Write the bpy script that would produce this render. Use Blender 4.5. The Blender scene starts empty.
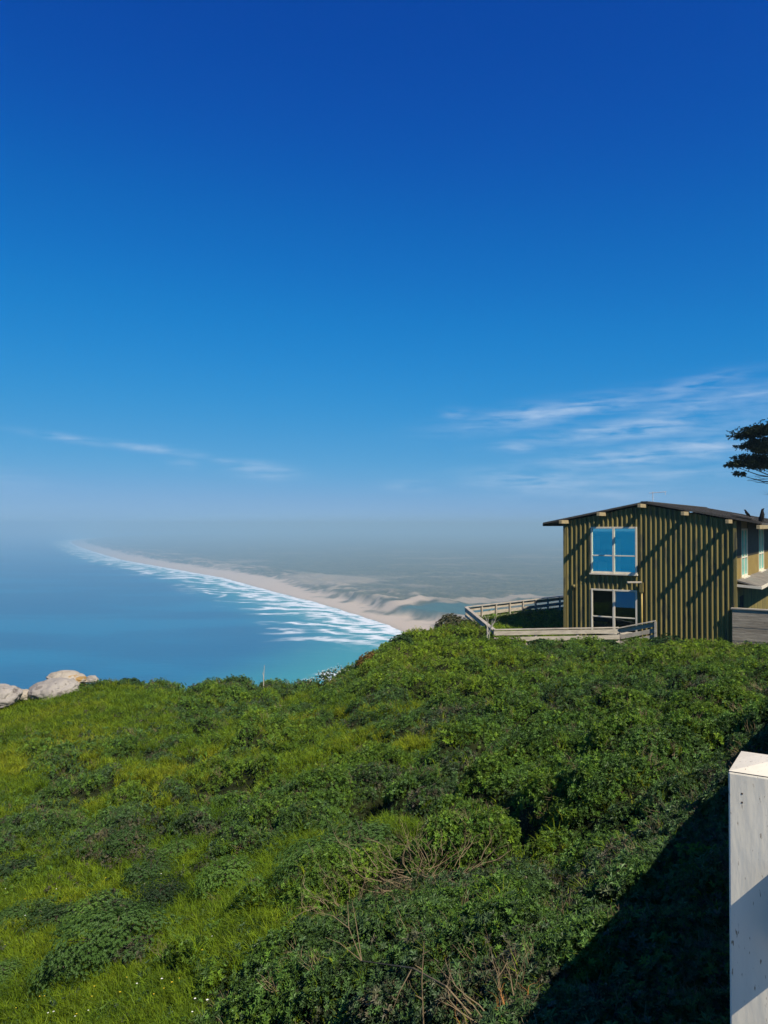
import bpy, math, random
import numpy as np
from mathutils import Vector, Matrix, Euler, noise as mn

random.seed(7); rng = np.random.default_rng(11)
scene = bpy.context.scene
COL = scene.collection
R = math.radians

# ------------------------------------------------------------------ basics
F = 800.0            # focal length in pixels of the 768 x 1024 frame
HZ = 525.0           # picture row of the horizon (eye is the origin, +Y ahead)
TH = R(32.0)
U = Vector((math.cos(TH), -math.sin(TH), 0))      # along the gable wall, to the right
N = Vector((-math.sin(TH), -math.cos(TH), 0))     # out of the gable wall
SUN = (U * -2.9 + N * -1.0 + Vector((0, 0, -3.3))).normalized()   # travel direction of sunlight
SEA = -150.0

def link(o, parent=None):
    COL.objects.link(o)
    if parent is not None:
        o.parent = parent
    return o

def tag(o, label=None, cat=None, group=None, kind=None):
    if label: o['label'] = label
    if cat: o['category'] = cat
    if group: o['group'] = group
    if kind: o['kind'] = kind
    return o

def empty(name, loc=(0, 0, 0)):
    o = bpy.data.objects.new(name, None)
    o.empty_display_size = 0.3
    o.location = loc
    return link(o)

def copy_tree(o, parent=None):
    c = o.copy(); COL.objects.link(c)
    if parent is not None: c.parent = parent
    for ch in list(o.children):
        copy_tree(ch, c)
    return c

class MB:
    """collects shapes, then links them as one mesh object"""
    def __init__(s): s.v = []; s.f = []
    def add(s, verts, faces):
        o = len(s.v); s.v += [tuple(p) for p in verts]; s.f += [tuple(i + o for i in f) for f in faces]
    def obox(s, c, ax, ay, az):
        c = Vector(c); ax = Vector(ax); ay = Vector(ay); az = Vector(az)
        p = [c + ax * i + ay * j + az * k for k in (-1, 1) for j in (-1, 1) for i in (-1, 1)]
        s.add(p, [(0, 2, 3, 1), (4, 5, 7, 6), (0, 1, 5, 4), (2, 6, 7, 3), (0, 4, 6, 2), (1, 3, 7, 5)])
    def bar(s, a, b, w, h, up=(0, 0, 1)):
        a = Vector(a); b = Vector(b); d = (b - a).normalized()
        side = d.cross(Vector(up))
        if side.length < 1e-4: side = Vector((1, 0, 0))
        side.normalize(); upv = side.cross(d).normalized()
        s.obox((a + b) / 2, (b - a) / 2, side * (w / 2), upv * (h / 2))
    def tube(s, pts, rads, n=6, cap=True):
        pts = [Vector(p) for p in pts]; rings = []
        ref = Vector((0.13, 0.91, 0.37))
        for i, p in enumerate(pts):
            d = (pts[min(i + 1, len(pts) - 1)] - pts[max(i - 1, 0)]).normalized()
            a = d.cross(ref).normalized(); b = d.cross(a)
            rings.append([p + (a * math.cos(2 * math.pi * k / n) + b * math.sin(2 * math.pi * k / n)) * rads[i] for k in range(n)])
        vs = [q for r in rings for q in r]; fs = []
        for i in range(len(pts) - 1):
            for k in range(n):
                fs.append((i * n + k, i * n + (k + 1) % n, (i + 1) * n + (k + 1) % n, (i + 1) * n + k))
        if cap:
            fs.append(tuple(range(n))[::-1]); fs.append(tuple((len(pts) - 1) * n + k for k in range(n)))
        s.add(vs, fs)
    def mesh(s, name, mat, smooth=False):
        m = bpy.data.meshes.new(name); m.from_pydata(s.v, [], s.f)
        for mm in (mat if isinstance(mat, (list, tuple)) else [mat]): m.materials.append(mm)
        if smooth: m.polygons.foreach_set('use_smooth', [True] * len(m.polygons))
        m.update(); return m
    def build(s, name, mat, parent=None, smooth=False, bevel=0.0):
        o = bpy.data.objects.new(name, s.mesh(name, mat, smooth)); link(o, parent)
        if bevel:
            b = o.modifiers.new('bevel', 'BEVEL'); b.width = bevel; b.segments = 2; b.limit_method = 'ANGLE'
        return o

# ------------------------------------------------------------------ materials
def new_mat(name):
    m = bpy.data.materials.new(name); m.use_nodes = True
    nt = m.node_tree; b = nt.nodes['Principled BSDF']
    return m, nt, b

def noise_mat(name, c1, c2, scale=5.0, rough=0.7, spec=0.3, bump=0.0, bscale=None, stretch=(1, 1, 1), c3=None, s3=20, t3=0.62, detail=6):
    m, nt, b = new_mat(name); N_ = nt.nodes; L = nt.links
    tc = N_.new('ShaderNodeTexCoord'); mp = N_.new('ShaderNodeMapping')
    mp.inputs['Scale'].default_value = stretch
    L.new(tc.outputs['Object'], mp.inputs['Vector'])
    n = N_.new('ShaderNodeTexNoise'); n.inputs['Scale'].default_value = scale; n.inputs['Detail'].default_value = detail
    L.new(mp.outputs[0], n.inputs['Vector'])
    r = N_.new('ShaderNodeValToRGB'); r.color_ramp.elements[0].color = (*c1, 1); r.color_ramp.elements[1].color = (*c2, 1)
    r.color_ramp.elements[0].position = 0.3; r.color_ramp.elements[1].position = 0.7
    L.new(n.outputs[0], r.inputs[0]); col = r.outputs[0]
    if c3 is not None:
        n3 = N_.new('ShaderNodeTexNoise'); n3.inputs['Scale'].default_value = s3; n3.inputs['Detail'].default_value = 5
        L.new(mp.outputs[0], n3.inputs['Vector'])
        r3 = N_.new('ShaderNodeValToRGB'); r3.color_ramp.elements[0].position = t3; r3.color_ramp.elements[1].position = t3 + 0.06
        L.new(n3.outputs[0], r3.inputs[0])
        mx = N_.new('ShaderNodeMix'); mx.data_type = 'RGBA'; mx.inputs['B'].default_value = (*c3, 1)
        L.new(r3.outputs[0], mx.inputs['Factor']); L.new(col, mx.inputs['A']); col = mx.outputs['Result']
    L.new(col, b.inputs['Base Color'])
    b.inputs['Roughness'].default_value = rough; b.inputs['Specular IOR Level'].default_value = spec
    if bump:
        nb = N_.new('ShaderNodeTexNoise'); nb.inputs['Scale'].default_value = bscale or scale * 4; nb.inputs['Detail'].default_value = 8
        L.new(mp.outputs[0], nb.inputs['Vector'])
        bp = N_.new('ShaderNodeBump'); bp.inputs['Strength'].default_value = bump; bp.inputs['Distance'].default_value = 0.05
        L.new(nb.outputs[0], bp.inputs['Height']); L.new(bp.outputs[0], b.inputs['Normal'])
    return m

def leaf_mat(name, dark, light, alt, attr_type='INSTANCER', transl=0.3, rough=0.45, spec=0.35, brown=None):
    """leaf colour runs dark..light with the plant's own tint, with a little random change"""
    m, nt, b = new_mat(name); N_ = nt.nodes; L = nt.links
    a = N_.new('ShaderNodeAttribute'); a.attribute_type = attr_type; a.attribute_name = 'tint'
    oi = N_.new('ShaderNodeObjectInfo')
    if attr_type == 'INSTANCER':
        src = a.outputs['Fac']
    else:
        src = oi.outputs['Random']
    r = N_.new('ShaderNodeValToRGB'); e = r.color_ramp.elements
    e[0].color = (*dark, 1); e[1].color = (*alt, 1)
    e.new(0.5).color = (*light, 1)
    if brown: e[0].color = (*brown, 1); e.new(0.10).color = (*dark, 1)
    L.new(src, r.inputs[0])
    hs = N_.new('ShaderNodeHueSaturation')
    mr = N_.new('ShaderNodeMapRange'); mr.inputs['To Min'].default_value = 0.5; mr.inputs['To Max'].default_value = 1.55
    L.new(oi.outputs['Random'], mr.inputs['Value']); L.new(mr.outputs[0], hs.inputs['Value'])
    L.new(r.outputs[0], hs.inputs['Color'])
    L.new(hs.outputs[0], b.inputs['Base Color'])
    b.inputs['Roughness'].default_value = rough; b.inputs['Specular IOR Level'].default_value = spec
    if transl:
        t = N_.new('ShaderNodeBsdfTranslucent'); L.new(hs.outputs[0], t.inputs['Color'])
        ms = N_.new('ShaderNodeMixShader'); ms.inputs[0].default_value = transl
        L.new(b.outputs[0], ms.inputs[1]); L.new(t.outputs[0], ms.inputs[2])
        L.new(ms.outputs[0], N_['Material Output'].inputs['Surface'])
    return m

M = {}
M['soil'] = noise_mat('soil', (0.009, 0.012, 0.004), (0.022, 0.028, 0.008), 6, 0.95, 0.1, 0.6, 20)
M['olive'] = noise_mat('olive_paint', (0.155, 0.125, 0.042), (0.22, 0.178, 0.058), 1.3, 0.6, 0.25, 0.1, 30, (1, 1, 0.2), (0.10, 0.088, 0.045), 4.5, 0.56)
M['ochre'] = noise_mat('ochre_panel', (0.23, 0.155, 0.034), (0.29, 0.2, 0.05), 2, 0.6, 0.3)
M['eave_shade'] = noise_mat('eave_shade_brown', (0.03, 0.024, 0.012), (0.05, 0.04, 0.02), 3, 0.7, 0.2)  # near-black brown, the eave's shade put into the colour
M['nail'] = noise_mat('rusty_nail', (0.05, 0.03, 0.02), (0.09, 0.05, 0.03), 30, 0.7, 0.3)
M['canopy'] = noise_mat('grey_canopy_roofing', (0.13, 0.12, 0.10), (0.22, 0.2, 0.17), 3, 0.9, 0.1, 0.2)
M['purlin'] = noise_mat('purlin_wood', (0.30, 0.235, 0.125), (0.39, 0.31, 0.17), 6, 0.7, 0.2, 0.2)
M['roof'] = noise_mat('roof_sheet', (0.05, 0.045, 0.036), (0.085, 0.075, 0.06), 4, 0.7, 0.3, 0.2)
M['white'] = noise_mat('white_frame_paint', (0.60, 0.53, 0.41), (0.72, 0.65, 0.5), 3, 0.5, 0.2)
M['greywood'] = noise_mat('weathered_grey_wood', (0.30, 0.265, 0.21), (0.46, 0.41, 0.33), 3, 0.85, 0.15, 0.3, 30, (1, 1, 4))
M['boardwall'] = noise_mat('grey_board_wall', (0.20, 0.17, 0.125), (0.40, 0.35, 0.27), 2.2, 0.85, 0.15, 0.4, 20, (0.5, 0.5, 6))
M['pipe'] = noise_mat('pipe_paint', (0.4, 0.28, 0.07), (0.5, 0.36, 0.1), 5, 0.5, 0.4)
M['dark'] = noise_mat('dark_room', (0.012, 0.013, 0.014), (0.02, 0.021, 0.022), 2, 0.9, 0.1)
M['reflection_blind'] = noise_mat('reflected_sky_blue', (0.22, 0.58, 0.74), (0.34, 0.68, 0.80), 1.2, 0.7, 0.2)  # blue of the reflected sky, put into the sheet's own colour
M['curtain'] = noise_mat('pale_curtain', (0.85, 0.87, 0.88), (0.9, 0.92, 0.93), 4, 0.8, 0.2)
M['metal'] = noise_mat('dull_metal', (0.5, 0.5, 0.5), (0.6, 0.6, 0.6), 8, 0.4, 0.5)
M['feather'] = noise_mat('black_feathers', (0.006, 0.006, 0.006), (0.014, 0.013, 0.012), 20, 0.7, 0.1)
M['rock'] = noise_mat('pale_granite', (0.22, 0.20, 0.175), (0.35, 0.32, 0.28), 1.6, 0.9, 0.15, 0.8, 9, (1, 1, 1), (0.17, 0.15, 0.13), 3.0, 0.58, 10)
M['rock2'] = noise_mat('lichen_granite', (0.28, 0.24, 0.18), (0.40, 0.36, 0.30), 2.6, 0.9, 0.15, 0.8, 9, (1, 1, 1), (0.30, 0.19, 0.07), 2.6, 0.58, 10)
M['bark'] = noise_mat('grey_bark', (0.05, 0.04, 0.03), (0.12, 0.1, 0.08), 4, 0.9, 0.1, 0.5, 12, (1, 1, 0.2))
M['twig'] = noise_mat('dry_twig', (0.12, 0.085, 0.045), (0.27, 0.21, 0.125), 3, 0.9, 0.1)
M['twig_pale'] = noise_mat('bleached_twig', (0.34, 0.3, 0.24), (0.5, 0.46, 0.38), 3, 0.9, 0.1)
M['twig_rust'] = noise_mat('rusty_dead_leaves', (0.26, 0.11, 0.03), (0.4, 0.2, 0.06), 3, 0.9, 0.1)
M['shrubleaf'] = leaf_mat('shrub_leaves', (0.060, 0.108, 0.044), (0.090, 0.178, 0.026), (0.18, 0.265, 0.015), brown=(0.105, 0.095, 0.055), spec=.28, rough=.5)
M['grassblade'] = leaf_mat('grass_blades', (0.07, 0.135, 0.010), (0.135, 0.20, 0.010), (0.25, 0.265, 0.014), transl=0.35, spec=0.1)
M['moundleaf'] = leaf_mat('mound_leaves', (0.050, 0.105, 0.036), (0.066, 0.135, 0.030), (0.09, 0.165, 0.024), 'OBJECT', spec=.22, rough=.5)
M['treeleaf'] = noise_mat('cypress_leaves', (0.012, 0.022, 0.009), (0.03, 0.045, 0.015), 1.2, 0.7, 0.2)
M['petal'] = noise_mat('white_petals', (0.7, 0.7, 0.64), (0.8, 0.8, 0.76), 3, 0.7, 0.2)
M['yellow'] = noise_mat('yellow_petals', (0.6, 0.45, 0.03), (0.7, 0.55, 0.05), 3, 0.7, 0.2)
M['stem'] = noise_mat('green_stem', (0.07, 0.12, 0.02), (0.1, 0.15, 0.03), 3, 0.7, 0.2)
M['concrete'] = noise_mat('path_concrete', (0.3, 0.29, 0.27), (0.4, 0.39, 0.36), 3, 0.9, 0.2, 0.3)
M['postpaint'] = noise_mat('worn_white_post_paint', (0.60, 0.54, 0.42), (0.77, 0.71, 0.57), 9, 0.65, 0.12, 0.06, 45, (1, 1, 0.22), (0.24, 0.18, 0.11), 210, 0.66)

def glass_mat(base, tintc):
    m, nt, b = new_mat('window_glass'); N_ = nt.nodes; L = nt.links
    g = N_.new('ShaderNodeBsdfGlossy'); g.inputs['Roughness'].default_value = 0.02; g.inputs['Color'].default_value = tintc
    t = N_.new('ShaderNodeBsdfTransparent'); t.inputs['Color'].default_value = (0.9, 0.95, 0.95, 1)
    f = N_.new('ShaderNodeFresnel'); f.inputs['IOR'].default_value = 1.5
    ms = N_.new('ShaderNodeMixShader'); fa = N_.new('ShaderNodeMath'); fa.operation = 'ADD'; fa.inputs[1].default_value = base; fa.use_clamp = True; L.new(f.outputs[0], fa.inputs[0]); L.new(fa.outputs[0], ms.inputs[0]); L.new(t.outputs[0], ms.inputs[1]); L.new(g.outputs[0], ms.inputs[2])
    L.new(ms.outputs[0], N_['Material Output'].inputs['Surface'])
    return m
M['glass'] = glass_mat(.50, (.34, .98, 1, 1)); M['dimglass'] = glass_mat(.05, (.7, .9, 1, 1))

# ------------------------------------------------------------------ the lie of the land
# for bearings (picture columns) and depths: height of the top of the low growth
def zz(py, d): return -(py - HZ) / F * d
TAB = {
 -500: [(.3, -1.5), (3, -3.0), (7, -5.4), (12, -7.0), (20, -8.2), (29, -8.8)],
 -150: [(.3, -1.5), (3, -2.8), (7, -4.8), (12, -5.9), (20, -6.9), (29, -7.4)],
 0:   [(.3, -1.5), (3.5, -2.75), (7, zz(1016, 7)), (10, zz(905, 10)), (15, zz(825, 15)), (22, zz(752, 22)), (29.5, zz(706, 29.5))],
 50:  [(.3, -1.5), (3.2, -2.6), (6.2, zz(1016, 6.2)), (10, zz(895, 10)), (15, zz(812, 15)), (22, zz(742, 22)), (30.5, zz(692, 30.5))],
 100: [(.3, -1.5), (2.9, -2.4), (5.5, zz(1016, 5.5)), (9, zz(900, 9)), (14, zz(808, 14)), (22, zz(733, 22)), (31, zz(681, 31))],
 150: [(.3, -1.5), (2.5, -2.2), (5, zz(1016, 5)), (8.5, zz(895, 8.5)), (14, zz(796, 14)), (22, zz(730, 22)), (31.5, zz(686, 31.5))],
 200: [(.3, -1.5), (2, -1.95), (4.3, zz(1024, 4.3)), (8, zz(887, 8)), (14, zz(787, 14)), (22, zz(725, 22)), (32, zz(689, 32))],
 250: [(.3, -1.5), (2, -1.85), (3.7, zz(1024, 3.7)), (8, zz(860, 8)), (14, zz(774, 14)), (22, zz(718, 22)), (32.5, zz(686, 32.5))],
 300: [(.3, -1.5), (2, -1.75), (3.2, zz(1024, 3.2)), (5, zz(925, 5)), (8, zz(836, 8)), (14, zz(764, 14)), (22, zz(712, 22)), (33, zz(684, 33))],
 345: [(.3, -1.5), (2, -1.65), (2.9, zz(1024, 2.9)), (5, zz(905, 5)), (8, zz(820, 8)), (14, zz(752, 14)), (22, zz(704, 22)), (33.5, zz(673, 33.5))],
 370: [(.3, -1.5), (2, -1.6), (2.8, zz(1024, 2.8)), (5, zz(892, 5)), (8, zz(810, 8)), (14, zz(745, 14)), (22, zz(698, 22)), (30, zz(669, 30)), (34, zz(656, 34))],
 400: [(.3, -1.5), (2, -1.55), (2.7, zz(1024, 2.7)), (5, zz(880, 5)), (8, zz(800, 8)), (14, zz(738, 14)), (22, zz(690, 22)), (30, zz(656, 30)), (35, zz(640, 35))],
 430: [(.3, -1.5), (2, -1.5), (2.6, zz(1024, 2.6)), (5, zz(870, 5)), (8, zz(792, 8)), (14, zz(733, 14)), (22, zz(685, 22)), (30, zz(648, 30)), (35.5, zz(628, 35.5))],
 470: [(.3, -1.45), (2, -1.48), (2.6, zz(1015, 2.6)), (4.5, zz(880, 4.5)), (8, zz(778, 8)), (14, zz(724, 14)), (22, zz(681, 22)), (30, zz(646, 30)), (36, zz(624, 36)), (42, -4.85), (45, -5.0)],
 510: [(.3, -1.45), (2, -1.42), (2.5, zz(1010, 2.5)), (4.5, zz(862, 4.5)), (8, zz(764, 8)), (14, zz(714, 14)), (22, zz(677, 22)), (30, zz(650, 30)), (33, zz(640, 33)), (37, -4.95), (46, -5.05)],
 600: [(.3, -1.4), (2, -1.36), (2.5, zz(985, 2.5)), (4, zz(862, 4)), (6, zz(792, 6)), (10, zz(729, 10)), (15, zz(697, 15)), (20, zz(676, 20)), (27, zz(656, 27)), (32, zz(644, 32)), (35, -4.95), (51, -5.1)],
 768: [(.3, -1.35), (2, -1.3), (4.3, zz(768, 4.3)), (7, zz(737, 7)), (10, zz(714, 10)), (15, zz(688, 15)), (20, zz(670, 20)), (25, zz(657, 25)), (30, zz(647, 30)), (33, zz(641, 33)), (36, -4.9), (56, -5.1)],
 1100: [(.3, -1.35), (2, -1.3), (5, -1.5), (10, -2.1), (20, -3.4), (30, -4.4), (36, -4.8), (65, -5.2)],
 1800: [(.3, -1.35), (2, -1.3), (5, -1.4), (10, -1.9), (20, -3.0), (30, -4.0), (70, -5.5)],
}
_D = np.concatenate([np.arange(0.3, 12, 0.25), np.arange(12, 62, 0.5), np.arange(62, 420, 4.0)])
_P = np.arange(-500, 1801, 20.0)
_cols = sorted(TAB)
_T = np.zeros((len(_cols), len(_D)))
for i_, c_ in enumerate(_cols):
    pts = TAB[c_]; dc, zc = pts[-1]
    pts = pts + [(dc + 2, zc - 0.35), (dc + 5, zc - 1.7), (dc + 10, zc - 4.6), (dc + 400, zc - 4.6 - 390 * 0.62)]
    _T[i_] = np.interp(_D, [p[0] for p in pts], [p[1] for p in pts])
_Z = np.stack([np.interp(_P, _cols, _T[:, j]) for j in range(len(_D))], 1)
def _blur(a, axis, k):
    ker = np.array(k, float); ker /= ker.sum(); h = len(ker) // 2
    p = np.pad(a, [(h, h) if ax == axis else (0, 0) for ax in range(2)], mode='edge')
    return np.apply_along_axis(lambda v: np.convolve(v, ker, 'valid'), axis, p)
_Z = _blur(_Z, 0, [1, 2, 1]); _Z = _blur(_Z, 1, [1, 1, 1])

def ztop(x, y):
    x = np.asarray(x, float); y = np.asarray(y, float)
    yy = np.maximum(y, 0.6)
    px = np.clip(384 + F * x / yy, -499, 1799); d = np.clip(y, 0.3, 415)
    fi = (px + 500) / 20.0; i = np.clip(fi.astype(int), 0, len(_P) - 2); fr = fi - i
    j = np.clip(np.searchsorted(_D, d) - 1, 0, len(_D) - 2); gr = np.clip((d - _D[j]) / (_D[j + 1] - _D[j]), 0, 1)
    z = (_Z[i, j] * (1 - fr) + _Z[i + 1, j] * fr) * (1 - gr) + (_Z[i, j + 1] * (1 - fr) + _Z[i + 1, j + 1] * fr) * gr
    w = np.clip((y - 0.3) / 1.2, 0, 1)
    return z * w + (-1.4 - 0.12 * np.maximum(-x, 0)) * (1 - w)

# open grass, as patches on the slope (bearing column, row seen from the path, half sizes, weight)
GR = [(40, 712, 150, 22, 1.0), (110, 700, 70, 16, 0.9), (5, 775, 42, 40, 0.8), (60, 742, 40, 8, 0.5), (95, 800, 30, 14, .5), (100, 880, 190, 32, 0.95), (60, 960, 190, 60, 1.0), (140, 1010, 150, 60, 0.9),
      (270, 868, 80, 26, 0.95), (345, 836, 80, 15, 0.95), (405, 815, 40, 12, 0.8), (225, 925, 100, 38, 0.9), (285, 905, 50, 25, 0.8), (40, 860, 90, 30, .7), (200, 805, 60, 8, .5), (250, 770, 60, 7, .4), (170, 765, 40, 8, .5), (180, 840, 60, 12, .5), (230, 745, 230, 45, .44), (120, 920, 120, 40, .4), (330, 700, 90, 14, .4)]
GN = [(330, 1015, 110, 70, 1.4), (400, 950, 80, 60, 1.4), (250, 1060, 60, 40, 1.0), (380, 885, 60, 30, 1.2), (115, 945, 70, 11, .6), (60, 905, 60, 12, .5), (165, 880, 30, 16, .5), (25, 868, 40, 12, .5)]
def grassmask(x, y, z):
    px = 384 + F * x / np.maximum(y, 0.6); py = HZ - F * z / np.maximum(y, 0.6)
    m = np.zeros_like(px)
    for a, b, rx, ry, w in GR: m = np.maximum(m, w * np.exp(-(((px - a) / rx) ** 2 + ((py - b) / ry) ** 2) ** 1.4))
    for a, b, rx, ry, w in GN: m = m - w * np.exp(-(((px - a) / rx) ** 2 + ((py - b) / ry) ** 2) ** 1.4)
    nz = np.array([mn.noise((p * 0.55, q * 0.55, 3.1)) * 0.5 + mn.noise((p * 1.6, q * 1.6, 8.1)) * 0.5 + mn.noise((p * 4, q * 4, 1.1)) * 0.2 for p, q in zip(x.ravel(), y.ravel())]).reshape(px.shape)
    near = np.clip((y - 1.2) / 1.5, 0, 1)
    return np.clip((m + nz * 0.85 - 0.25) * 3, 0, 1) * near

def mounds(x, y):
    out = np.empty(x.size); cell = np.empty(x.size)
    for k, (p, q) in enumerate(zip(x.ravel(), y.ravel())):
        wx = mn.noise((p * 0.8, q * 0.8, 1.7)) * 0.5; wy = mn.noise((p * 0.8, q * 0.8, 9.2)) * 0.5
        v1 = mn.voronoi(((p + wx) / 1.15, (q + wy) / 1.0, 0.0)); d1 = v1[0][0]; c1 = v1[1][0]
        v2 = mn.voronoi(((p + wx) / 0.46, (q + wy) / 0.42, 5.0)); d2 = v2[0][0]; c2 = v2[1][0]
        r1 = (math.sin(c1[0] * 127.1 + c1[1] * 311.7) * 43758.5453) % 1.0; r2 = (math.sin(c2[0] * 97.1 + c2[1] * 211.7) * 43758.5453) % 1.0
        out[k] = (0.30 + .26 * r1) * math.sqrt(max(0.0, 1 - (d1 / .64) ** 2)) + (0.12 + .14 * r2) * math.sqrt(max(0.0, 1 - (d2 / .62) ** 2)) + 0.22 * mn.noise((p * 0.33, q * 0.33, 4.4))
        cell[k] = .65 * r1 + .35 * r2
    return out.reshape(x.shape), cell.reshape(x.shape)

def surface(x, y, full=False):
    z0 = ztop(x, y)
    g = grassmask(x, y, z0)
    amp = np.clip((y - 0.8) / 5.5, 0.10, 1) * np.clip((62 - y) / 10, 0, 1)
    c, cell = mounds(x, y)
    # flatten the yard beside the house
    hx = (x - 8.02) * U.x + (y - 35.5) * U.y; hn = -((x - 8.02) * N.x + (y - 35.5) * N.y)
    fl = np.clip(1.2 - np.maximum(np.maximum(-6.5 - hx, 0), np.maximum(-1.0 - hn, 0)) , 0, 1) * np.clip((y - 28) / 4, 0, 1)
    left = .62 + .38 * np.clip((384 + F * x / np.maximum(y, .6) - 120) / 260, 0, 1)
    sh = (-0.52 + 1.2 * c) * amp * left
    z = z0 + sh * (1 - g) * (1 - 0.75 * fl) + g * (-0.10)
    if full: return z, g, fl, c, cell
    return z

def ground_at(x, y):
    return float(surface(np.array([float(x)]), np.array([float(y)]))[0])
def smooth_at(x, y): return float(ztop(np.array([float(x)]), np.array([float(y)]))[0])
def hit(px, py):
    """where the sight line through a picture point first meets the slope"""
    for d in np.arange(1.5, 60, 0.05):
        if smooth_at((px - 384) / F * d, d) >= zz(py, d): return (px - 384) / F * d, float(d)
    return (px - 384) / F * 34, 34.0

# hillside mesh ----------------------------------------------------
ys = [-14, -10, -7, -5, -3.5, -2.4, -1.5, -.8, -.2]
y_ = 0.2
while y_ < 62: ys.append(y_); y_ += 0.10 + 0.0052 * y_
while y_ < 330: ys.append(y_); y_ += 2 + 0.06 * (y_ - 62)
ys = np.array(ys); ts = np.concatenate([np.linspace(-1.9, -.66, 26, endpoint=False), np.linspace(-.66, .66, 250, endpoint=False), np.linspace(.66, 2.2, 40)])
Yg, Tg = np.meshgrid(ys, ts, indexing='ij'); Xg = Tg * (np.maximum(Yg, -3) + 4.5)
Zg, Gg, FLg, Cg, _cell = surface(Xg, Yg, True)
def grid_mesh(name, X, Y, Z, mat, smooth=True):
    ni, nj = X.shape
    v = np.stack([X, Y, Z], -1).reshape(-1, 3)
    idx = np.arange(ni * nj).reshape(ni, nj)
    f = np.stack([idx[:-1, :-1], idx[:-1, 1:], idx[1:, 1:], idx[1:, :-1]], -1).reshape(-1, 4)
    m = bpy.data.meshes.new(name); m.from_pydata(v.tolist(), [], f.tolist())
    m.materials.append(mat)
    if smooth: m.polygons.foreach_set('use_smooth', [True] * len(m.polygons))
    m.update()
    return link(bpy.data.objects.new(name, m))
hill = grid_mesh('hillside', Xg, Yg, Zg - 0.04, M['soil']); tag(hill, kind='structure')

# ------------------------------------------------------------------ leaves and blades to scatter
def leaflet(mb, base, direction, up, ln, wd):
    d = direction.normalized(); s = d.cross(up)
    if s.length < 1e-3: s = Vector((1, 0, 0))
    s.normalize(); u = s.cross(d)
    b = base; m1 = b + d * ln * .55 + u * ln * .06; tip = b + d * ln - u * ln * .05
    mb.add([b, m1 + s * wd + u * wd * .5, tip, m1 - s * wd + u * wd * .5], [(0, 1, 2), (0, 2, 3)])

def sprig_mesh(name, seed, n_ros=9, n_leaf=7, ln=0.034, spread=0.085, mat=None):
    r = random.Random(seed); mb = MB()
    for k in range(n_ros):
        a = r.uniform(0, 6.283); q = math.sqrt(r.random()) * spread
        c = Vector((math.cos(a) * q, math.sin(a) * q, r.uniform(-.045, .05) - q * .35))
        ax = (Vector((c.x, c.y, .07)) + Vector((r.uniform(-.03, .03), r.uniform(-.03, .03), 0))).normalized()
        t1 = ax.orthogonal().normalized(); t2 = ax.cross(t1)
        ph = r.uniform(0, 6.28); cone = r.uniform(.35, .8)
        for j in range(n_leaf):
            b = ph + 6.283 * j / n_leaf + r.uniform(-.2, .2)
            dd = (t1 * math.cos(b) + t2 * math.sin(b)) + ax * cone
            leaflet(mb, c + ax * r.uniform(-.01, .012), dd, ax, ln * r.uniform(.75, 1.2), ln * .2)
    return mb.mesh(name, mat or M['shrubleaf'])

def tuft_mesh(name, seed, n=16, h=0.2):
    r = random.Random(seed); mb = MB()
    for k in range(n):
        a = r.uniform(0, 6.283); q = r.random() * .07; b = Vector((math.cos(a) * q, math.sin(a) * q, -.03))
        ln = h * r.uniform(.55, 1.15); a2 = r.uniform(0, 6.283); lean = r.uniform(.1, .75)
        d = Vector((math.cos(a2) * lean, math.sin(a2) * lean, 1)).normalized(); s = Vector((-math.sin(a2 + r.uniform(-1, 1)), math.cos(a2), 0)) * .0045
        m1 = b + d * ln * .6; tip = b + d * ln * .9 + Vector((math.cos(a2), math.sin(a2), -.25)) * ln * .28
        mb.add([b - s, b + s, m1 + s * .8, m1 - s * .8, tip], [(0, 1, 2, 3), (3, 2, 4)])
    return mb.mesh(name, M['grassblade'])

def twig_mesh(name, seed, n=5, h=0.2, mat='twig'):
    r = random.Random(seed); mb = MB()
    for k in range(n):
        p = Vector((r.uniform(-.04, .04), r.uniform(-.04, .04), -.05)); d = Vector((r.uniform(-.7, .7), r.uniform(-.7, .7), 1)).normalized()
        pts = [p]; 
        for q in range(4):
            d = (d + Vector((r.uniform(-.4, .4), r.uniform(-.4, .4), r.uniform(-.1, .3)))).normalized(); p = p + d * h * .28; pts.append(p)
        mb.tube(pts, [.003, .0026, .0022, .0017, .001], 3, False)
        b = pts[2]; mb.tube([b, b + (d + Vector((r.uniform(-1, 1), r.uniform(-1, 1), .2))).normalized() * h * .4], [.002, .001], 3, False)
    return mb.mesh(name, M[mat])

def source_collection(name, meshes):
    c = bpy.data.collections.new(name)
    for i, m in enumerate(meshes):
        c.objects.link(bpy.data.objects.new(f'{name}_{chr(97 + i)}', m))
    return c

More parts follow.
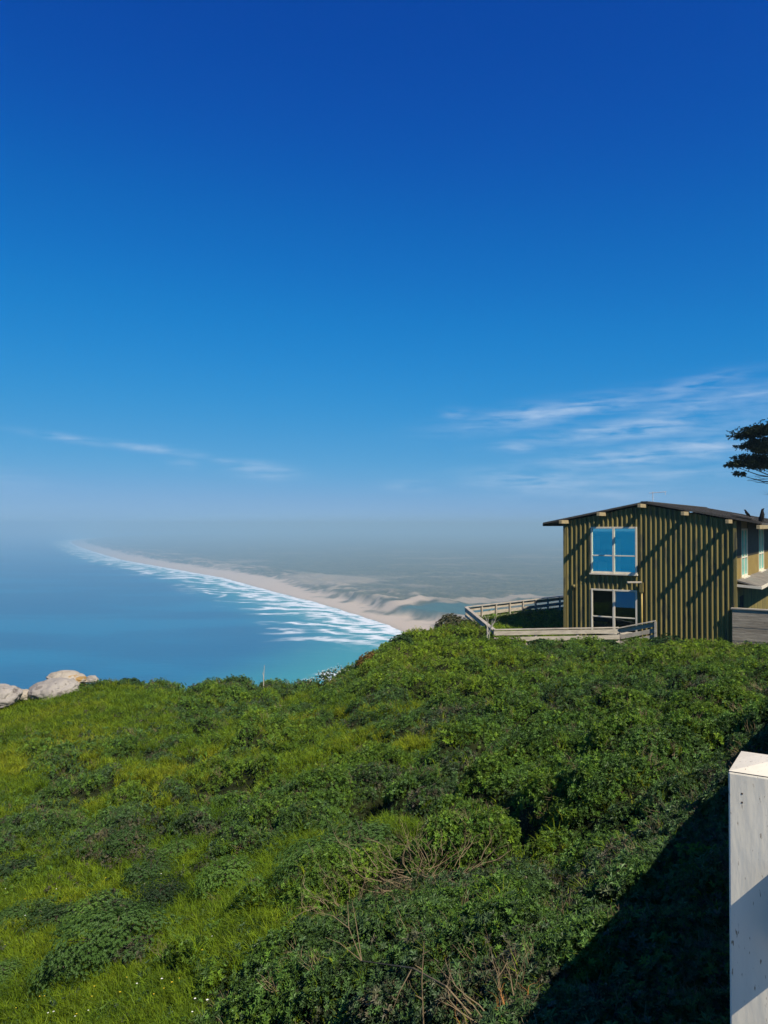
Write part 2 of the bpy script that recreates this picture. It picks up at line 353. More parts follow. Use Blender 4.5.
def scatter(name, coll, pos, rot, scl, idx, tint, base_mat):
    m = bpy.data.meshes.new(name); m.from_pydata(pos.tolist(), [], [])
    for an, ty, data, key in (('rot', 'FLOAT_VECTOR', rot.ravel(), 'vector'), ('scl', 'FLOAT', scl, 'value'), ('var', 'INT', idx, 'value'), ('tint', 'FLOAT', tint, 'value')):
        at = m.attributes.new(an, ty, 'POINT'); at.data.foreach_set(key, data)
    m.materials.append(base_mat)
    o = link(bpy.data.objects.new(name, m))
    ng = bpy.data.node_groups.new(name, 'GeometryNodeTree')
    ng.interface.new_socket('Geometry', in_out='INPUT', socket_type='NodeSocketGeometry')
    ng.interface.new_socket('Geometry', in_out='OUTPUT', socket_type='NodeSocketGeometry')
    nd = ng.nodes; L = ng.links
    gi = nd.new('NodeGroupInput'); go = nd.new('NodeGroupOutput'); ip = nd.new('GeometryNodeInstanceOnPoints')
    ci = nd.new('GeometryNodeCollectionInfo'); ci.inputs['Collection'].default_value = coll
    ci.inputs['Separate Children'].default_value = True; ci.inputs['Reset Children'].default_value = True
    def na(nm, ty):
        n = nd.new('GeometryNodeInputNamedAttribute'); n.data_type = ty; n.inputs['Name'].default_value = nm; return n.outputs['Attribute']
    e2r = nd.new('FunctionNodeEulerToRotation')
    L.new(na('rot', 'FLOAT_VECTOR'), e2r.inputs[0]); L.new(e2r.outputs[0], ip.inputs['Rotation'])
    L.new(na('scl', 'FLOAT'), ip.inputs['Scale']); L.new(na('var', 'INT'), ip.inputs['Instance Index'])
    ip.inputs['Pick Instance'].default_value = True
    L.new(gi.outputs[0], ip.inputs['Points']); L.new(ci.outputs[0], ip.inputs['Instance']); L.new(ip.outputs[0], go.inputs[0])
    md = o.modifiers.new('scatter', 'NODES'); md.node_group = ng
    return o

def sample_points(n, ymin, ymax, pw, tmin=-.60, tmax=.60):
    """points on the slope, thinning with distance"""
    u = rng.random(n); e = 2 - pw
    y = (ymin ** e + u * (ymax ** e - ymin ** e)) ** (1 / e)
    t = rng.uniform(tmin, tmax, n)
    return t * (y + 0.8), y

def lay(n, ymin, ymax, pw, eps=0.06):
    x, y = sample_points(n, ymin, ymax, pw)
    z, g, fl, c, cell = surface(x, y, True)
    return x, y, z, g, fl, c, cell

def normals(x, y, z, e=0.09):
    zx = surface(x + e, y); zy = surface(x, y + e)
    nx = -(zx - z) / e; ny = -(zy - z) / e
    l = np.sqrt(nx * nx + ny * ny + 1)
    return nx / l, ny / l, 1 / l

def euler_for(nx, ny, nz, jit, n):
    th = np.arccos(np.clip(nz, -1, 1)) * 0.8; ph = np.arctan2(ny, nx)
    vx = np.sin(th) * np.cos(ph) + rng.normal(0, jit, n); vy = np.sin(th) * np.sin(ph) + rng.normal(0, jit, n)
    th = np.arctan(np.hypot(vx, vy)); ph = np.arctan2(vy, vx)
    return np.stack([rng.normal(0, .25, n), th, ph], 1).astype(np.float32)

# low shrubs
xs, yv, zv, gv, flv, cv, cellv = lay(270000, 1.5, 58, 1.55)
keep = (rng.random(len(xs)) > gv * 0.93) & (zv > -14) & (rng.random(len(xs)) < np.clip((cv - .18) / .2, .16, 1))
# keep clear of the house and its deck
hx = (xs - 8.02) * U.x + (yv - 35.5) * U.y; hn = -((xs - 8.02) * N.x + (yv - 35.5) * N.y)
keep &= ~((hx > -0.2) & (hx < 9.5) & (hn > -0.25) & (hn < 14))
keep &= ~((xs > 0.35 + yv * .625 - .9 * .0) & (yv < 1.35))
xs, yv, zv, cv, cellv = xs[keep], yv[keep], zv[keep], cv[keep], cellv[keep]; n = len(xs)
nx, ny, nz = normals(xs, yv, zv)
px = 384 + F * xs / yv; py = HZ - F * zv / yv
low = np.array([mn.noise((a * .22, b * .22, 2.2)) + .6 * mn.noise((a * .7, b * .7, 6.2)) for a, b in zip(xs, yv)])
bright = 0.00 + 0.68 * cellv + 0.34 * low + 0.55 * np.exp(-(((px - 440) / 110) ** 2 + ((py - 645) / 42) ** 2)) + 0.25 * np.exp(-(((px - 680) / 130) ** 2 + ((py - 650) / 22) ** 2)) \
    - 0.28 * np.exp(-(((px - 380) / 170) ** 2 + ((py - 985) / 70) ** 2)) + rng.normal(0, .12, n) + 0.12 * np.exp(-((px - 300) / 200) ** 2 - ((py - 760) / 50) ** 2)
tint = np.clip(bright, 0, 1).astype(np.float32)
size = (0.42 + yv / 25.0) * rng.uniform(.7, 1.25, n)
var = rng.integers(0, 5, n); tw = rng.random(n) < 0.022; var[tw] = rng.integers(5, 7, tw.sum())
size[tw] *= 0.75
lift = rng.uniform(-.05, .06, n) * size
src = source_collection('shrub_sprig', [sprig_mesh('sprig_a', 1), sprig_mesh('sprig_b', 2, 8, 8, .038), sprig_mesh('sprig_c', 3, 14, 6, .022), sprig_mesh('sprig_d', 4, 9, 6, .042, .1), sprig_mesh('sprig_e', 5, 18, 6, .017), twig_mesh('twig_a', 6), twig_mesh('twig_b', 7, 7, .25)])
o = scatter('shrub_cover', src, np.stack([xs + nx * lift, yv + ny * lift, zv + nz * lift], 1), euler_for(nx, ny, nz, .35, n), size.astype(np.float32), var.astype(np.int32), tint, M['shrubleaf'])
tag(o, 'dense dark green low shrub carpet over the hillside', 'shrub cover', kind='stuff')

# grass
xs, yv, zv, gv, flv, cv, cellv = lay(240000, 2.6, 60, 1.4)
keep = (rng.random(len(xs)) < np.maximum(gv, 0.09 + 0.5 * np.clip(flv, 0, 1) * (yv > 34))) & (zv > -14)
hx = (xs - 8.02) * U.x + (yv - 35.5) * U.y; hn = -((xs - 8.02) * N.x + (yv - 35.5) * N.y)
keep &= ~((hx > -0.1) & (hx < 9.5) & (hn > -0.1) & (hn < 14))
xs, yv, zv = xs[keep], yv[keep], zv[keep]; n = len(xs)
low = np.array([mn.noise((a * .3, b * .3, 12.2)) + .5 * mn.noise((a * 1.1, b * 1.1, 16.2)) for a, b in zip(xs, yv)])
tint = np.clip(0.5 + 0.55 * low + rng.normal(0, .12, n), 0, 1).astype(np.float32)
rot = np.stack([rng.normal(0, .25, n), rng.normal(0, .25, n), rng.uniform(0, 6.28, n)], 1).astype(np.float32)
size = ((0.32 + yv / 27.0) * rng.uniform(.6, 1.25, n)).astype(np.float32)
src = source_collection('grass_tuft', [tuft_mesh('tuft_a', 1), tuft_mesh('tuft_b', 2, 20, .16), tuft_mesh('tuft_c', 3, 12, .25)])
o = scatter('grass', src, np.stack([xs, yv, zv - .02], 1), rot, size, rng.integers(0, 3, n).astype(np.int32), tint, M['grassblade'])
tag(o, 'yellow green grass in the gaps between the shrubs', 'grass', kind='stuff')

# ------------------------------------------------------------------ single shrubs in the grass
def mound_mesh(name, seed, nsp, rx=0.5, rz=0.42, mat=None, ln=.034):
    r = random.Random(seed); mb = MB()
    lobes = [(Vector((r.uniform(-.3, .3) * rx, r.uniform(-.3, .3) * rx, 0)), r.uniform(.6, 1.0)) for _ in range(5)]
    for k in range(nsp):
        c, s = r.choice(lobes)
        a = r.uniform(0, 6.283); e = math.asin(r.random() ** .8)
        d = Vector((math.cos(a) * math.cos(e), math.sin(a) * math.cos(e), math.sin(e)))
        q = r.uniform(.82, 1.05) * s
        p = c + Vector((d.x * rx * q, d.y * rx * q, d.z * rz * q - .05))
        nrm = Vector((d.x, d.y, d.z * 1.2 + .25)).normalized(); t1 = nrm.orthogonal().normalized(); t2 = nrm.cross(t1)
        for g in range(3):
            pc = p + t1 * r.uniform(-.05, .05) + t2 * r.uniform(-.05, .05) + nrm * r.uniform(-.03, .03)
            ph = r.uniform(0, 6.3)
            for j in range(6):
                b = ph + j * 1.047
                leaflet(mb, pc, t1 * math.cos(b) + t2 * math.sin(b) + nrm * r.uniform(.3, .9), nrm, ln * r.uniform(.8, 1.3), ln * .21)
    return mb.mesh(name, mat or M['moundleaf'])
def core_mesh(name, seed, rx, rz, mat):
    r = random.Random(seed); mb = MB()
    for k in range(26):
        a = r.uniform(0, 6.283); e = r.uniform(.1, 1.4); d = Vector((math.cos(a) * math.cos(e) * rx, math.sin(a) * math.cos(e) * rx, math.sin(e) * rz)) * r.uniform(.7, .95)
        mb.tube([Vector((r.uniform(-.05, .05), r.uniform(-.05, .05), -.15)), d * .5 + Vector((r.uniform(-.05, .05), r.uniform(-.05, .05), .04)), d], [.009, .006, .002], 4, False)
    return mb.mesh(name, mat)
mvar = [mound_mesh(f'shrub_leaves_{k}', 20 + k, 620, .5, .40, None, .024) for k in range(3)]
mcore = [core_mesh(f'shrub_stems_{k}', 30 + k, .5, .4, M['bark']) for k in range(3)]
SHR = [(22, 862, 1.25, 'dark rounded shrub at the left edge, above the yellow grass'),
       (128, 846, .9, 'small dark shrub on the upper rim of the yellow grass, left of a twin mound'),
       (157, 866, 1.0, 'rounded green shrub standing just above a similar shrub in the grass'),
       (167, 892, 1.05, 'rounded green shrub just below its near twin in the grass'),
       (64, 905, 1.15, 'tall grey green shrub at the upper end of the broad blue green shrub'),
       (104, 910, 1.1, 'shrub touching the right side of the tall grey green shrub'),
       (22, 905, .8, 'low scrubby shrub by the left edge in the middle of the grass'),
       (238, 868, 1.1, 'flat spreading shrub alone in the yellow strip of grass'),
       (182, 846, .8, 'small shrub between the dark carpet and the yellow strip of grass'),
       (120, 940, 1.5, 'broad low blue green shrub across the lower grass'),
       (75, 958, 1.0, 'low shrub trailing off the left end of the broad blue green shrub'),
       (8, 966, .8, 'small shrub cut by the left edge low in the picture'),
       (318, 862, 1.2, 'dense green shrub at the right end of the yellow strip of grass'),
       (362, 836, 1.25, 'domed shrub standing just above the bare brown tangle of branches')]
first_shrub = None
for k, (a, b, s, lab) in enumerate(SHR):
    x, y = hit(a, b)
    t = empty('shrub', (x, y, ground_at(x, y) - .02 * s)); t.rotation_euler.z = k * 1.7
    sc = s * (0.44 + y / 38); t.scale = (sc * 1.15, sc, sc * .98)
    tag(t, lab, 'shrub', 'separate shrubs in the grass')
    for nm, me in (('foliage', mvar[k % 3]), ('stems', mcore[k % 3])):
        link(bpy.data.objects.new(nm, me), t)

# bare and special plants ------------------------------------------
def branch(mb, r, p, d, ln, rad, depth, wob=.35):
    pts = [p]; rads = [rad]; q = Vector(p); dd = Vector(d).normalized(); n = 5
    for i in range(n):
        dd = (dd + Vector((r.uniform(-wob, wob), r.uniform(-wob, wob), r.uniform(-wob * .5, wob * .7)))).normalized()
        q = q + dd * ln / n; pts.append(q.copy()); rads.append(rad * (1 - .75 * (i + 1) / n))
        if depth > 0 and i >= 1 and r.random() < .75:
            branch(mb, r, q, (dd + Vector((r.uniform(-1, 1), r.uniform(-1, 1), r.uniform(-.2, .8)))).normalized(), ln * r.uniform(.35, .6), rads[-1] * .7, depth - 1, wob)
    mb.tube(pts, rads, 4, False)

def bare_bush(name, px_, py_, seed, n, ln, rad, mat, lab, cat, up=.6, depth=2, off=.0, spread=.2):
    x, y = hit(px_, py_); r = random.Random(seed); mb = MB()
    for k in range(n):
        a = r.uniform(0, 6.283); b = r.uniform(0, spread)
        branch(mb, r, Vector((math.cos(a) * b, math.sin(a) * b, r.uniform(-.1, 0))), Vector((math.cos(a), math.sin(a), up * r.uniform(.3, 1.6))), ln * r.uniform(.5, 1.1), rad, depth, .55)
    o = mb.build(name, M[mat]); o.location = (x, y, ground_at(x, y) + off)
    return tag(o, lab, cat)
bare_bush('dead_bush', 425, 880, 3, 60, .30, .0026, 'twig', 'bare brown tangle of dead branches, the larger one right of centre slope', 'dead bush', .45, 2, .12, .45)
bare_bush('dead_bush', 352, 912, 4, 50, .20, .0022, 'twig', 'smaller flat tangle of dead twigs beside a shaded hollow and pale grass', 'dead bush', .35, 2, .08, .35)
bare_bush('dead_bush', 512, 1010, 5, 14, .22, .0028, 'twig', 'upright dry tan stems standing at the edge of the deep shadow', 'dead bush', 1.6, 2, .05, .12)
bare_bush('dead_bush', 505, 1020, 6, 14, .10, .0035, 'twig_rust', 'rust orange clump of dead stems low among dry tan stems', 'dead bush', .9, 1, .05, .08)
# long arching branch and tall thin stalk in the near shrubs
x0, y0 = hit(455, 1012); x1, y1 = hit(362, 975); mb = MB()
za, zb = ground_at(x0, y0) + .17, ground_at(x1, y1) + .2
P = [Vector((x0 + .10, y0 - .05, za - .12)), Vector((x0 - .03, y0 + .03, za - .01)), Vector((x0 * .6 + x1 * .4, y0 * .6 + y1 * .4, (za + zb) / 2 + .06)), Vector((x1, y1, zb)), Vector((x1 - .06, y1 + .1, zb + .09)), Vector((x1 - .07, y1 + .2, zb + .16))]
mb.tube(P, [.0036, .0034, .003, .0026, .0018, .001], 5, False)
for q, d in ((3, (-.16, .06, .07)), (3, (-.05, .2, .16)), (2, (-.08, -.05, -.14)), (4, (-.12, .05, .04))):
    mb.tube([P[q], P[q] + Vector(d) * .6 + Vector((0, 0, .015)), P[q] + Vector(d)], [.002, .0016, .0008], 4, False)
tag(mb.build('fallen_branch', M['twig']), 'long arching bare branch lying over the near blue green shrubs', 'branch')
x0, y0 = hit(422, 1016); z0 = ground_at(x0, y0); mb = MB()
mb.tube([(x0, y0, z0 - .1), (x0 + .004, y0, z0 + .12), (x0 - .002, y0, z0 + .27), (x0 + .006, y0 + .01, z0 + .40)], [.0034, .003, .0026, .0014], 5)
for q in range(7): 
    h = .06 + .05 * q; mb.tube([(x0, y0, z0 + h), (x0 + .025 * (-1) ** q, y0 - .01, z0 + h + .02)], [.003, .001], 4, False)
tag(mb.build('dry_stalk', M['twig']), 'tall thin dry stalk standing upright in front of the arching branch', 'stalk')
x0, y0 = hit(264, 689); y0 = 32.6; x0 = -120 / F * y0; z0 = smooth_at(x0, y0); mb = MB()
mb.tube([(x0, y0, z0 - .3), (x0, y0, z0 + .4), (x0 + .03, y0, z0 + .85)], [.022, .018, .01], 5)
mb.tube([(x0, y0, z0 + .4), (x0 - .05, y0, z0 + .55)], [.01, .006], 4)
tag(mb.build('bleached_stalk', M['twig_pale']), 'thin bleached stalk rising from the crest against the blue sea', 'stalk')
x0 = (487 - 384) / F * 31.6; y0 = 31.6; z0 = smooth_at(x0, y0); r = random.Random(12); mb = MB()
for k in range(3): branch(mb, r, Vector((x0 + r.uniform(-.1, .1), y0, z0 - .2)), Vector((r.uniform(-.35, .35), 0, 1.3)), 1.15, .03, 2, .22)
tag(mb.build('bare_sapling', M['twig_pale']), 'pale leafless sapling in front of the grey deck fence', 'sapling')

def leafy(name, px_, d, r_, h_, seed, mat, lab, cat, nsp=420, ln=.06, dz=0):
    x = (px_ - 384) / F * d; o = bpy.data.objects.new(name, mound_mesh(name, seed, nsp, r_, h_, mat, ln)); link(o)
    o.location = (x, d, smooth_at(x, d) - .15 + dz); return tag(o, lab, cat)
rust = noise_mat('russet_leaves', (0.22, 0.09, 0.02), (0.1, 0.10, 0.025), 5, 0.7, 0.2)
leafy('russet_shrub', 371, 33.0, .62, .55, 41, rust, 'russet brown shrub on the crest, where the hill starts to rise', 'shrub', 300, .07)
brn = noise_mat('dusty_leaves', (0.05, 0.07, 0.03), (0.12, 0.10, 0.05), 5, 0.7, 0.2)
leafy('crest_shrub', 455, 37.5, .85, .85, 42, brn, 'dusty olive shrub on the skyline at the outer corner of the deck fence', 'shrub', 420, .08)
dk = noise_mat('dark_crest_leaves', (0.02, 0.05, 0.018), (0.05, 0.10, 0.02), 5, 0.7, 0.2)
for q, (a, d, rr, lab) in enumerate([(132, 31.6, .55, 'dark green shrub on the crest just right of the boulders'), (402, 34.8, .6, 'dark ragged shrub on the skyline between the russet shrub and the dusty olive shrub'), (662, 31.4, .75, 'dark shrub below the corrugated wall, right of the deck fence end'),
        (540, 31.6, .5, 'dark bush covering the middle of the deck fence'), (606, 31.7, .5, 'dark bush poking up before the lower window')]):
    leafy('crest_shrub', a, d, rr, rr * .8, 50 + q, dk, lab, 'shrub', 320, .07)

def flower_proto(petal, lab, cat, group):
    t = empty('wildflower'); tag(t, lab, cat, group)
    mb = MB(); mb.tube([(0, 0, -.08), (.01, 0, .06), (.012, .005, .15)], [.003, .0025, .002], 4); mb.build('stem', M['stem'], t)
    mb = MB()
    for k in range(6):
        a = k * 1.047; d = Vector((math.cos(a), math.sin(a), .35)); leaflet(mb, Vector((.012, .005, .15)), d, Vector((0, 0, 1)), .026, .011)
    mb.build('petals', petal, t); return t
fw = flower_proto(M['petal'], 'tiny white wildflower dotting the lower grass', 'flower', 'white wildflowers in the grass')
fy = flower_proto(M['yellow'], 'tiny yellow wildflower dotting the lower grass', 'flower', 'yellow wildflowers in the grass')
rf = random.Random(5)
for proto, n in ((fw, 26), (fy, 22)):
    for k in range(n):
        x, y = hit(rf.uniform(5, 260), rf.uniform(850, 1015)); o = proto if k == 0 else copy_tree(proto)
        o.location = (x, y, ground_at(x, y) + .03); o.rotation_euler.z = rf.uniform(0, 6); s = rf.uniform(.18, .36); o.scale = (s, s, s)
# white blossom patch on the crest
x0, y0 = (326 - 384) / F * 33.4, 33.4; z0 = smooth_at(x0, y0); r = random.Random(9)
t = empty('white_flowering_plant', (x0, y0, z0 - .05)); tag(t, 'white flowering plant on the crest left of the russet shrub', 'plant')
mb = MB(); ml = MB()
for k in range(110):
    p = Vector((r.gauss(0, .42), r.gauss(0, .3), r.uniform(.12, .38))); p.z += p.x * .28
    for j in range(5): leaflet(mb, p, Vector((math.cos(j * 1.257), math.sin(j * 1.257), .4)), Vector((0, 0, 1)), .032, .014)
    for j in range(4): leaflet(ml, p - Vector((0, 0, .1)), Vector((r.uniform(-1, 1), r.uniform(-1, 1), r.uniform(0, 1))), Vector((0, 0, 1)), .09, .025)
mb.build('blossoms', M['petal'], t); ml.build('foliage', dk, t)

# ------------------------------------------------------------------ boulders
def boulder(name, loc, size, seed, mat, lab, rot=(0, 0, 0)):
    bpy_m = bpy.data.meshes.new(name)
    import bmesh
    bm = bmesh.new(); bmesh.ops.create_icosphere(bm, subdivisions=5, radius=1)
    for v in bm.verts:
        p = v.co.copy(); q = p + Vector((seed * 3.1, seed * 1.7, 0))
        k = 1 + .20 * mn.noise(q * .9) + .10 * mn.noise(q * 2.1) + .035 * mn.noise(q * 5) + .015 * mn.noise(q * 12)
        crack = mn.voronoi(q * 1.2)[0]; k -= .06 * max(0, 1 - (crack[1] - crack[0]) * 9)
        k += .03 * mn.noise(q * 3.1) - .05 * max(0, 1 - abs(mn.noise(q * 1.3 + Vector((4, 2, 1)))) * 14); p = p * k; p.z = p.z if p.z > -.45 else -.45 + (p.z + .45) * .3
        v.co = Vector((p.x * size[0], p.y * size[1], p.z * size[2]))
    bm.to_mesh(bpy_m); bm.free(); bpy_m.materials.append(mat)
    bpy_m.polygons.foreach_set('use_smooth', [True] * len(bpy_m.polygons))
    o = link(bpy.data.objects.new(name, bpy_m)); o.location = loc; o.rotation_euler = rot
    return tag(o, lab, 'boulder', 'granite boulders on the crest')
def atpx(a, b, d): return Vector(((a - 384) / F * d, d, zz(b, d)))
boulder('boulder', atpx(56, 691, 30.2), (.90, .9, .48), 1, M['rock'], 'large pale boulder lying low with a flat boulder on top', (0, R(-6), .2))
boulder('boulder', atpx(69, 678, 30.9), (.72, .65, .27), 2, M['rock2'], 'flat boulder with orange lichen resting on the large pale boulder', (0, R(7), .1))
boulder('boulder', atpx(3, 697, 29.2), (.70, .75, .46), 3, M['rock'], 'pale cracked boulder cut by the left edge', (0, R(-14), .5))
boulder('boulder', atpx(25, 695, 29.8), (.30, .34, .25), 4, M['rock2'], 'small tan stone wedged between two pale boulders', (0, 0, .9))
boulder('boulder', atpx(93, 679, 31.2), (.2, .25, .17), 5, M['rock'], 'smallest grey stone at the right end of the boulders', (0, 0, 1.9))

# ------------------------------------------------------------------ the house
HL = Vector((8.02, 35.5, 0)); BASE = -5.35; LEN = 13.0; W = 7.0
def hp(s, q, z): return HL + U * s - N * q + Vector((0, 0, z))      # along gable, back from it, height
RZ, EZ = .86, .17
def roofz(s): return RZ - abs(s - W / 2) * (RZ - EZ) / (W / 2)
house = empty('house', hp(W / 2, LEN / 2, BASE)); inv = Matrix.Translation(-house.location)
tag(house, 'olive corrugated two storey house with low gable roof and blue windows', 'house')
def hb(mb, name, mat, parent=None, **k):
    """house shapes are given in world space; children sit relative to the house"""
    mb.v = [tuple(Vector(p) - house.location) for p in mb.v]
    return mb.build(name, mat, parent or house, **k)

def corrugated(p0, du, dn, length, z0, ztopf, holes, pitch=.2, depth=.042):
    """ribbed sheet wall with openings; returns MB"""
    mb = MB(); K = 8; n = int(round(length / pitch)) * K; st = length / n
    prof = [0, 0, .15, .75, 1, 1, .75, .15]
    ss = [i * st for i in range(n + 1)]
    for i in range(n):
        a, b = ss[i], ss[i + 1]; da, db = depth * (prof[i % K] * 2 - 1), depth * (prof[(i + 1) % K] * 2 - 1)
        segs = [(z0, None)]; mid = (a + b) / 2
        cuts = sorted([h for h in holes if h[0] < mid < h[1]], key=lambda h: h[2])
        lo = z0; parts = []
        for h in cuts: parts.append((lo, h[2], lo, h[2])); lo = h[3]
        parts.append((lo, ztopf(a), lo, ztopf(b)))
        for (l1, t1, l2, t2) in parts:
            if t1 - l1 < .01: continue
            pa = p0 + du * a + dn * da; pb = p0 + du * b + dn * db
            mb.add([pa + Vector((0, 0, l1)), pb + Vector((0, 0, l2)), pb + Vector((0, 0, t2)), pa + Vector((0, 0, t1))], [(0, 1, 2, 3)])
    return mb
W1 = (1.18, 3.16, -2.08, -.08); W2 = (1.18, 3.16, -4.62, -2.76)
hb(corrugated(hp(0, 0, 0), U, N, W, BASE, lambda s: roofz(s) - .02, [W1, W2]), 'gable_wall', M['olive'], smooth=True)
# side wall: flat panels above, ribs below, openings for two tall windows
SW = [(1.24, 2.94, -2.15, -.15), (6.6, 8.4, -2.15, -.15)]
LOWZ = -2.25
hb(corrugated(hp(W, 0, 0), -N, U, LEN, BASE, lambda s: LOWZ, [(.7, 2.0, BASE, -2.9)]), 'side_wall', M['olive'], smooth=True)
mb = MB(); lo = 0
for w in SW + [(LEN, LEN, 0, 0)]:
    mb.obox(hp(W - .02, (lo + w[0]) / 2, (LOWZ + EZ) / 2), -N * ((w[0] - lo) / 2), U * .05, Vector((0, 0, (EZ - LOWZ) / 2)))
    if w[1] > w[0]:
        mb.obox(hp(W - .02, (w[0] + w[1]) / 2, (LOWZ + w[2]) / 2), -N * ((w[1] - w[0]) / 2), U * .05, Vector((0, 0, (w[2] - LOWZ) / 2)))
        mb.obox(hp(W - .02, (w[0] + w[1]) / 2, (w[3] + EZ) / 2), -N * ((w[1] - w[0]) / 2), U * .05, Vector((0, 0, (EZ - w[3]) / 2)))
    lo = w[1]
hb(mb, 'upper_panels', M['ochre'])
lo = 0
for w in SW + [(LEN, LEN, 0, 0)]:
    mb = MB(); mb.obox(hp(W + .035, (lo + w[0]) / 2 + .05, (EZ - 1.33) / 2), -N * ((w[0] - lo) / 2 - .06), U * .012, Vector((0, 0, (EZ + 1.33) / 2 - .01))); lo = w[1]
    hb(mb, 'eave_shade_panel', M['eave_shade'])  # thin dark sheets paint the eave's shade onto the upper side wall
hb(corrugated(hp(0, LEN, 0), N, -U, LEN, BASE, lambda s: EZ - .02, []), 'far_side_wall', M['olive'], smooth=True)
hb(corrugated(hp(W, LEN, 0), -U, -N, W, BASE, lambda s: roofz(s) - .02, []), 'rear_wall', M['olive'], smooth=True)
for sc_ in (W - .01, .01):
    mb = MB(); mb.obox(hp(sc_, -.01, (BASE + EZ) / 2), U * .06, N * .06, Vector((0, 0, (EZ - BASE) / 2 - .02))); hb(mb, 'corner_board', M['olive'])
# dark rooms behind the glass
mb = MB(); mb.obox(hp(W / 2, 1.9, -2.2), U * (W / 2 - .2), N * .02, Vector((0, 0, 2.2))); mb.obox(hp(W / 2, 1.0, -2.42), U * (W / 2 - .15), N * .85, Vector((0, 0, .05)))
mb.obox(hp(W - 1.6, LEN / 2, -1), U * .02, N * (LEN / 2 - .2), Vector((0, 0, 1.1)))
hb(mb, 'inner_walls', M['dark'])
# roof
OV = .95; slope = (RZ - EZ) / (W / 2); TK = .05
rf_ = MB()
for sgn in (-1, 1):
    n = 40
    for q in range(1):
        pass
    s_out = W / 2 + sgn * (W / 2 + OV)
    a = hp(W / 2, -.16, RZ + .05); b = hp(s_out, -.16, RZ + .05 - (W / 2 + OV) * slope)
    a2 = hp(W / 2, LEN + .16, RZ + .05); b2 = hp(s_out, LEN + .16, RZ + .05 - (W / 2 + OV) * slope)
    dz = Vector((0, 0, TK))
    rf_.add([a, b, b2, a2, a + dz, b + dz, b2 + dz, a2 + dz], [(0, 1, 2, 3), (4, 7, 6, 5), (0, 4, 5, 1), (1, 5, 6, 2), (2, 6, 7, 3)])
    k = 0.0
    while k < LEN + .2:      # ribs of the sheets running down the slope
        rf_.bar(hp(W / 2 + sgn * .05, k - .12, RZ + .05 + TK + .012 - .05 * slope), hp(s_out, k - .12, RZ + .05 + TK + .012 - (W / 2 + OV) * slope), .05, .03); k += .24
roof = hb(rf_, 'roof', M['roof'])
mb = MB(); mb.bar(hp(W / 2, -.17, RZ + TK + .07), hp(W / 2, LEN + .17, RZ + TK + .07), .3, .03); hb(mb, 'ridge_cap', M['roof'], roof)
PH = .17
for s in (.15, 1.8, 3.5, 5.2, 6.85, 7.95):
    mb = MB(); zt = RZ + .04 - abs(s - 3.5) * slope - PH / 2 - .02
    mb.bar(hp(s, -1.0, zt), hp(s, .12 if 0 < s < 7 else LEN, zt), .13, PH - .02)
    hb(mb, 'purlin', M['purlin'], bevel=.008)
mb = MB(); zt = RZ + .02 - (W / 2 + OV) * slope
for s in (-OV, W + OV): mb.bar(hp(s, -.14, zt + .01), hp(s, LEN + .14, zt + .01), .05, .13)
hb(mb, 'gutter', M['roof'])

def window_at(p, du, dn, w, z0, z1, tran, kind, parent):
    """two-light window: p = left lower corner at the wall face, du along, dn outwards"""
    fr = MB(); F_ = .075
    zc = (z0 + z1) / 2; h = (z1 - z0) / 2
    up = Vector((0, 0, 1))
    for s, ww in ((F_ / 2, F_), (w - F_ / 2, F_), (w / 2, .10)):
        fr.obox(p + du * s + up * zc + dn * .022, du * (ww / 2), dn * .04, up * h)
    for a, b in ((F_, w / 2 - .05), (w / 2 + .05, w - F_)):
        for zc2, hh in ((z0 + F_ / 2, F_), (z1 - F_ / 2, F_), (z0 + (z1 - z0) * tran, .05)):
            fr.obox(p + du * ((a + b) / 2) + up * zc2 + dn * .02, du * ((b - a) / 2), dn * .034, up * (hh / 2))
    fo = hb(fr, 'window', M['white'], parent, bevel=.006)
    g = MB()
    for a, b in ((F_, w / 2 - .05), (w / 2 + .05, w - F_)):
        g.add([p + du * a + up * (z0 + F_) + dn * .01, p + du * b + up * (z0 + F_) + dn * .01, p + du * b + up * (z1 - F_) + dn * .01, p + du * a + up * (z1 - F_) + dn * .01], [(0, 1, 2, 3)])
    hb(g, 'pane', M['dimglass' if kind == 'lower' else 'glass'], fo)
    si = MB(); si.obox(p + du * (w / 2) + up * (z0 - .03) + dn * .06, du * (w / 2 + .03), dn * .09, up * .028); hb(si, 'sill', M['white'], fo)
    def cloth(a, b, za, zb, mat, nm, off=-.07, wave=.012):
        c = MB(); n = 24
        for i in range(n):
            s1 = a + (b - a) * i / n; s2 = a + (b - a) * (i + 1) / n
            o1 = off + wave * math.sin(i * 1.3); o2 = off + wave * math.sin((i + 1) * 1.3)
            c.add([p + du * s1 + dn * o1 + up * za, p + du * s2 + dn * o2 + up * za, p + du * s2 + dn * o2 + up * zb, p + du * s1 + dn * o1 + up * zb], [(0, 1, 2, 3)])
        hb(c, nm, mat, fo)
    if kind == 'upper':
        cloth(.06, w / 2, z0 + .03, z1, M['reflection_blind'], 'reflection_blind', -.028, .002); cloth(w / 2, w - .05, z0 + .03, z1, M['reflection_blind'], 'reflection_blind', -.028, .002)  # blue sheets behind the panes stand in for the sky's reflection
        cloth(.08, .40, z0 + .85, z1 - .4, M['curtain'], 'curtain', -.012, .006); cloth(w / 2 + .06, w / 2 + .3, z0 + .1, z1 - .5, M['curtain'], 'curtain', -.012, .006)
        cloth(.3, .7, z0 + .05, z0 + .5, M['curtain'], 'curtain', -.012, .006)
    if kind == 'lower':
        cloth(w / 2, w - .05, z0 + 1.1, z1, M['reflection_blind'], 'reflection_blind', -.028, .002)
    return fo
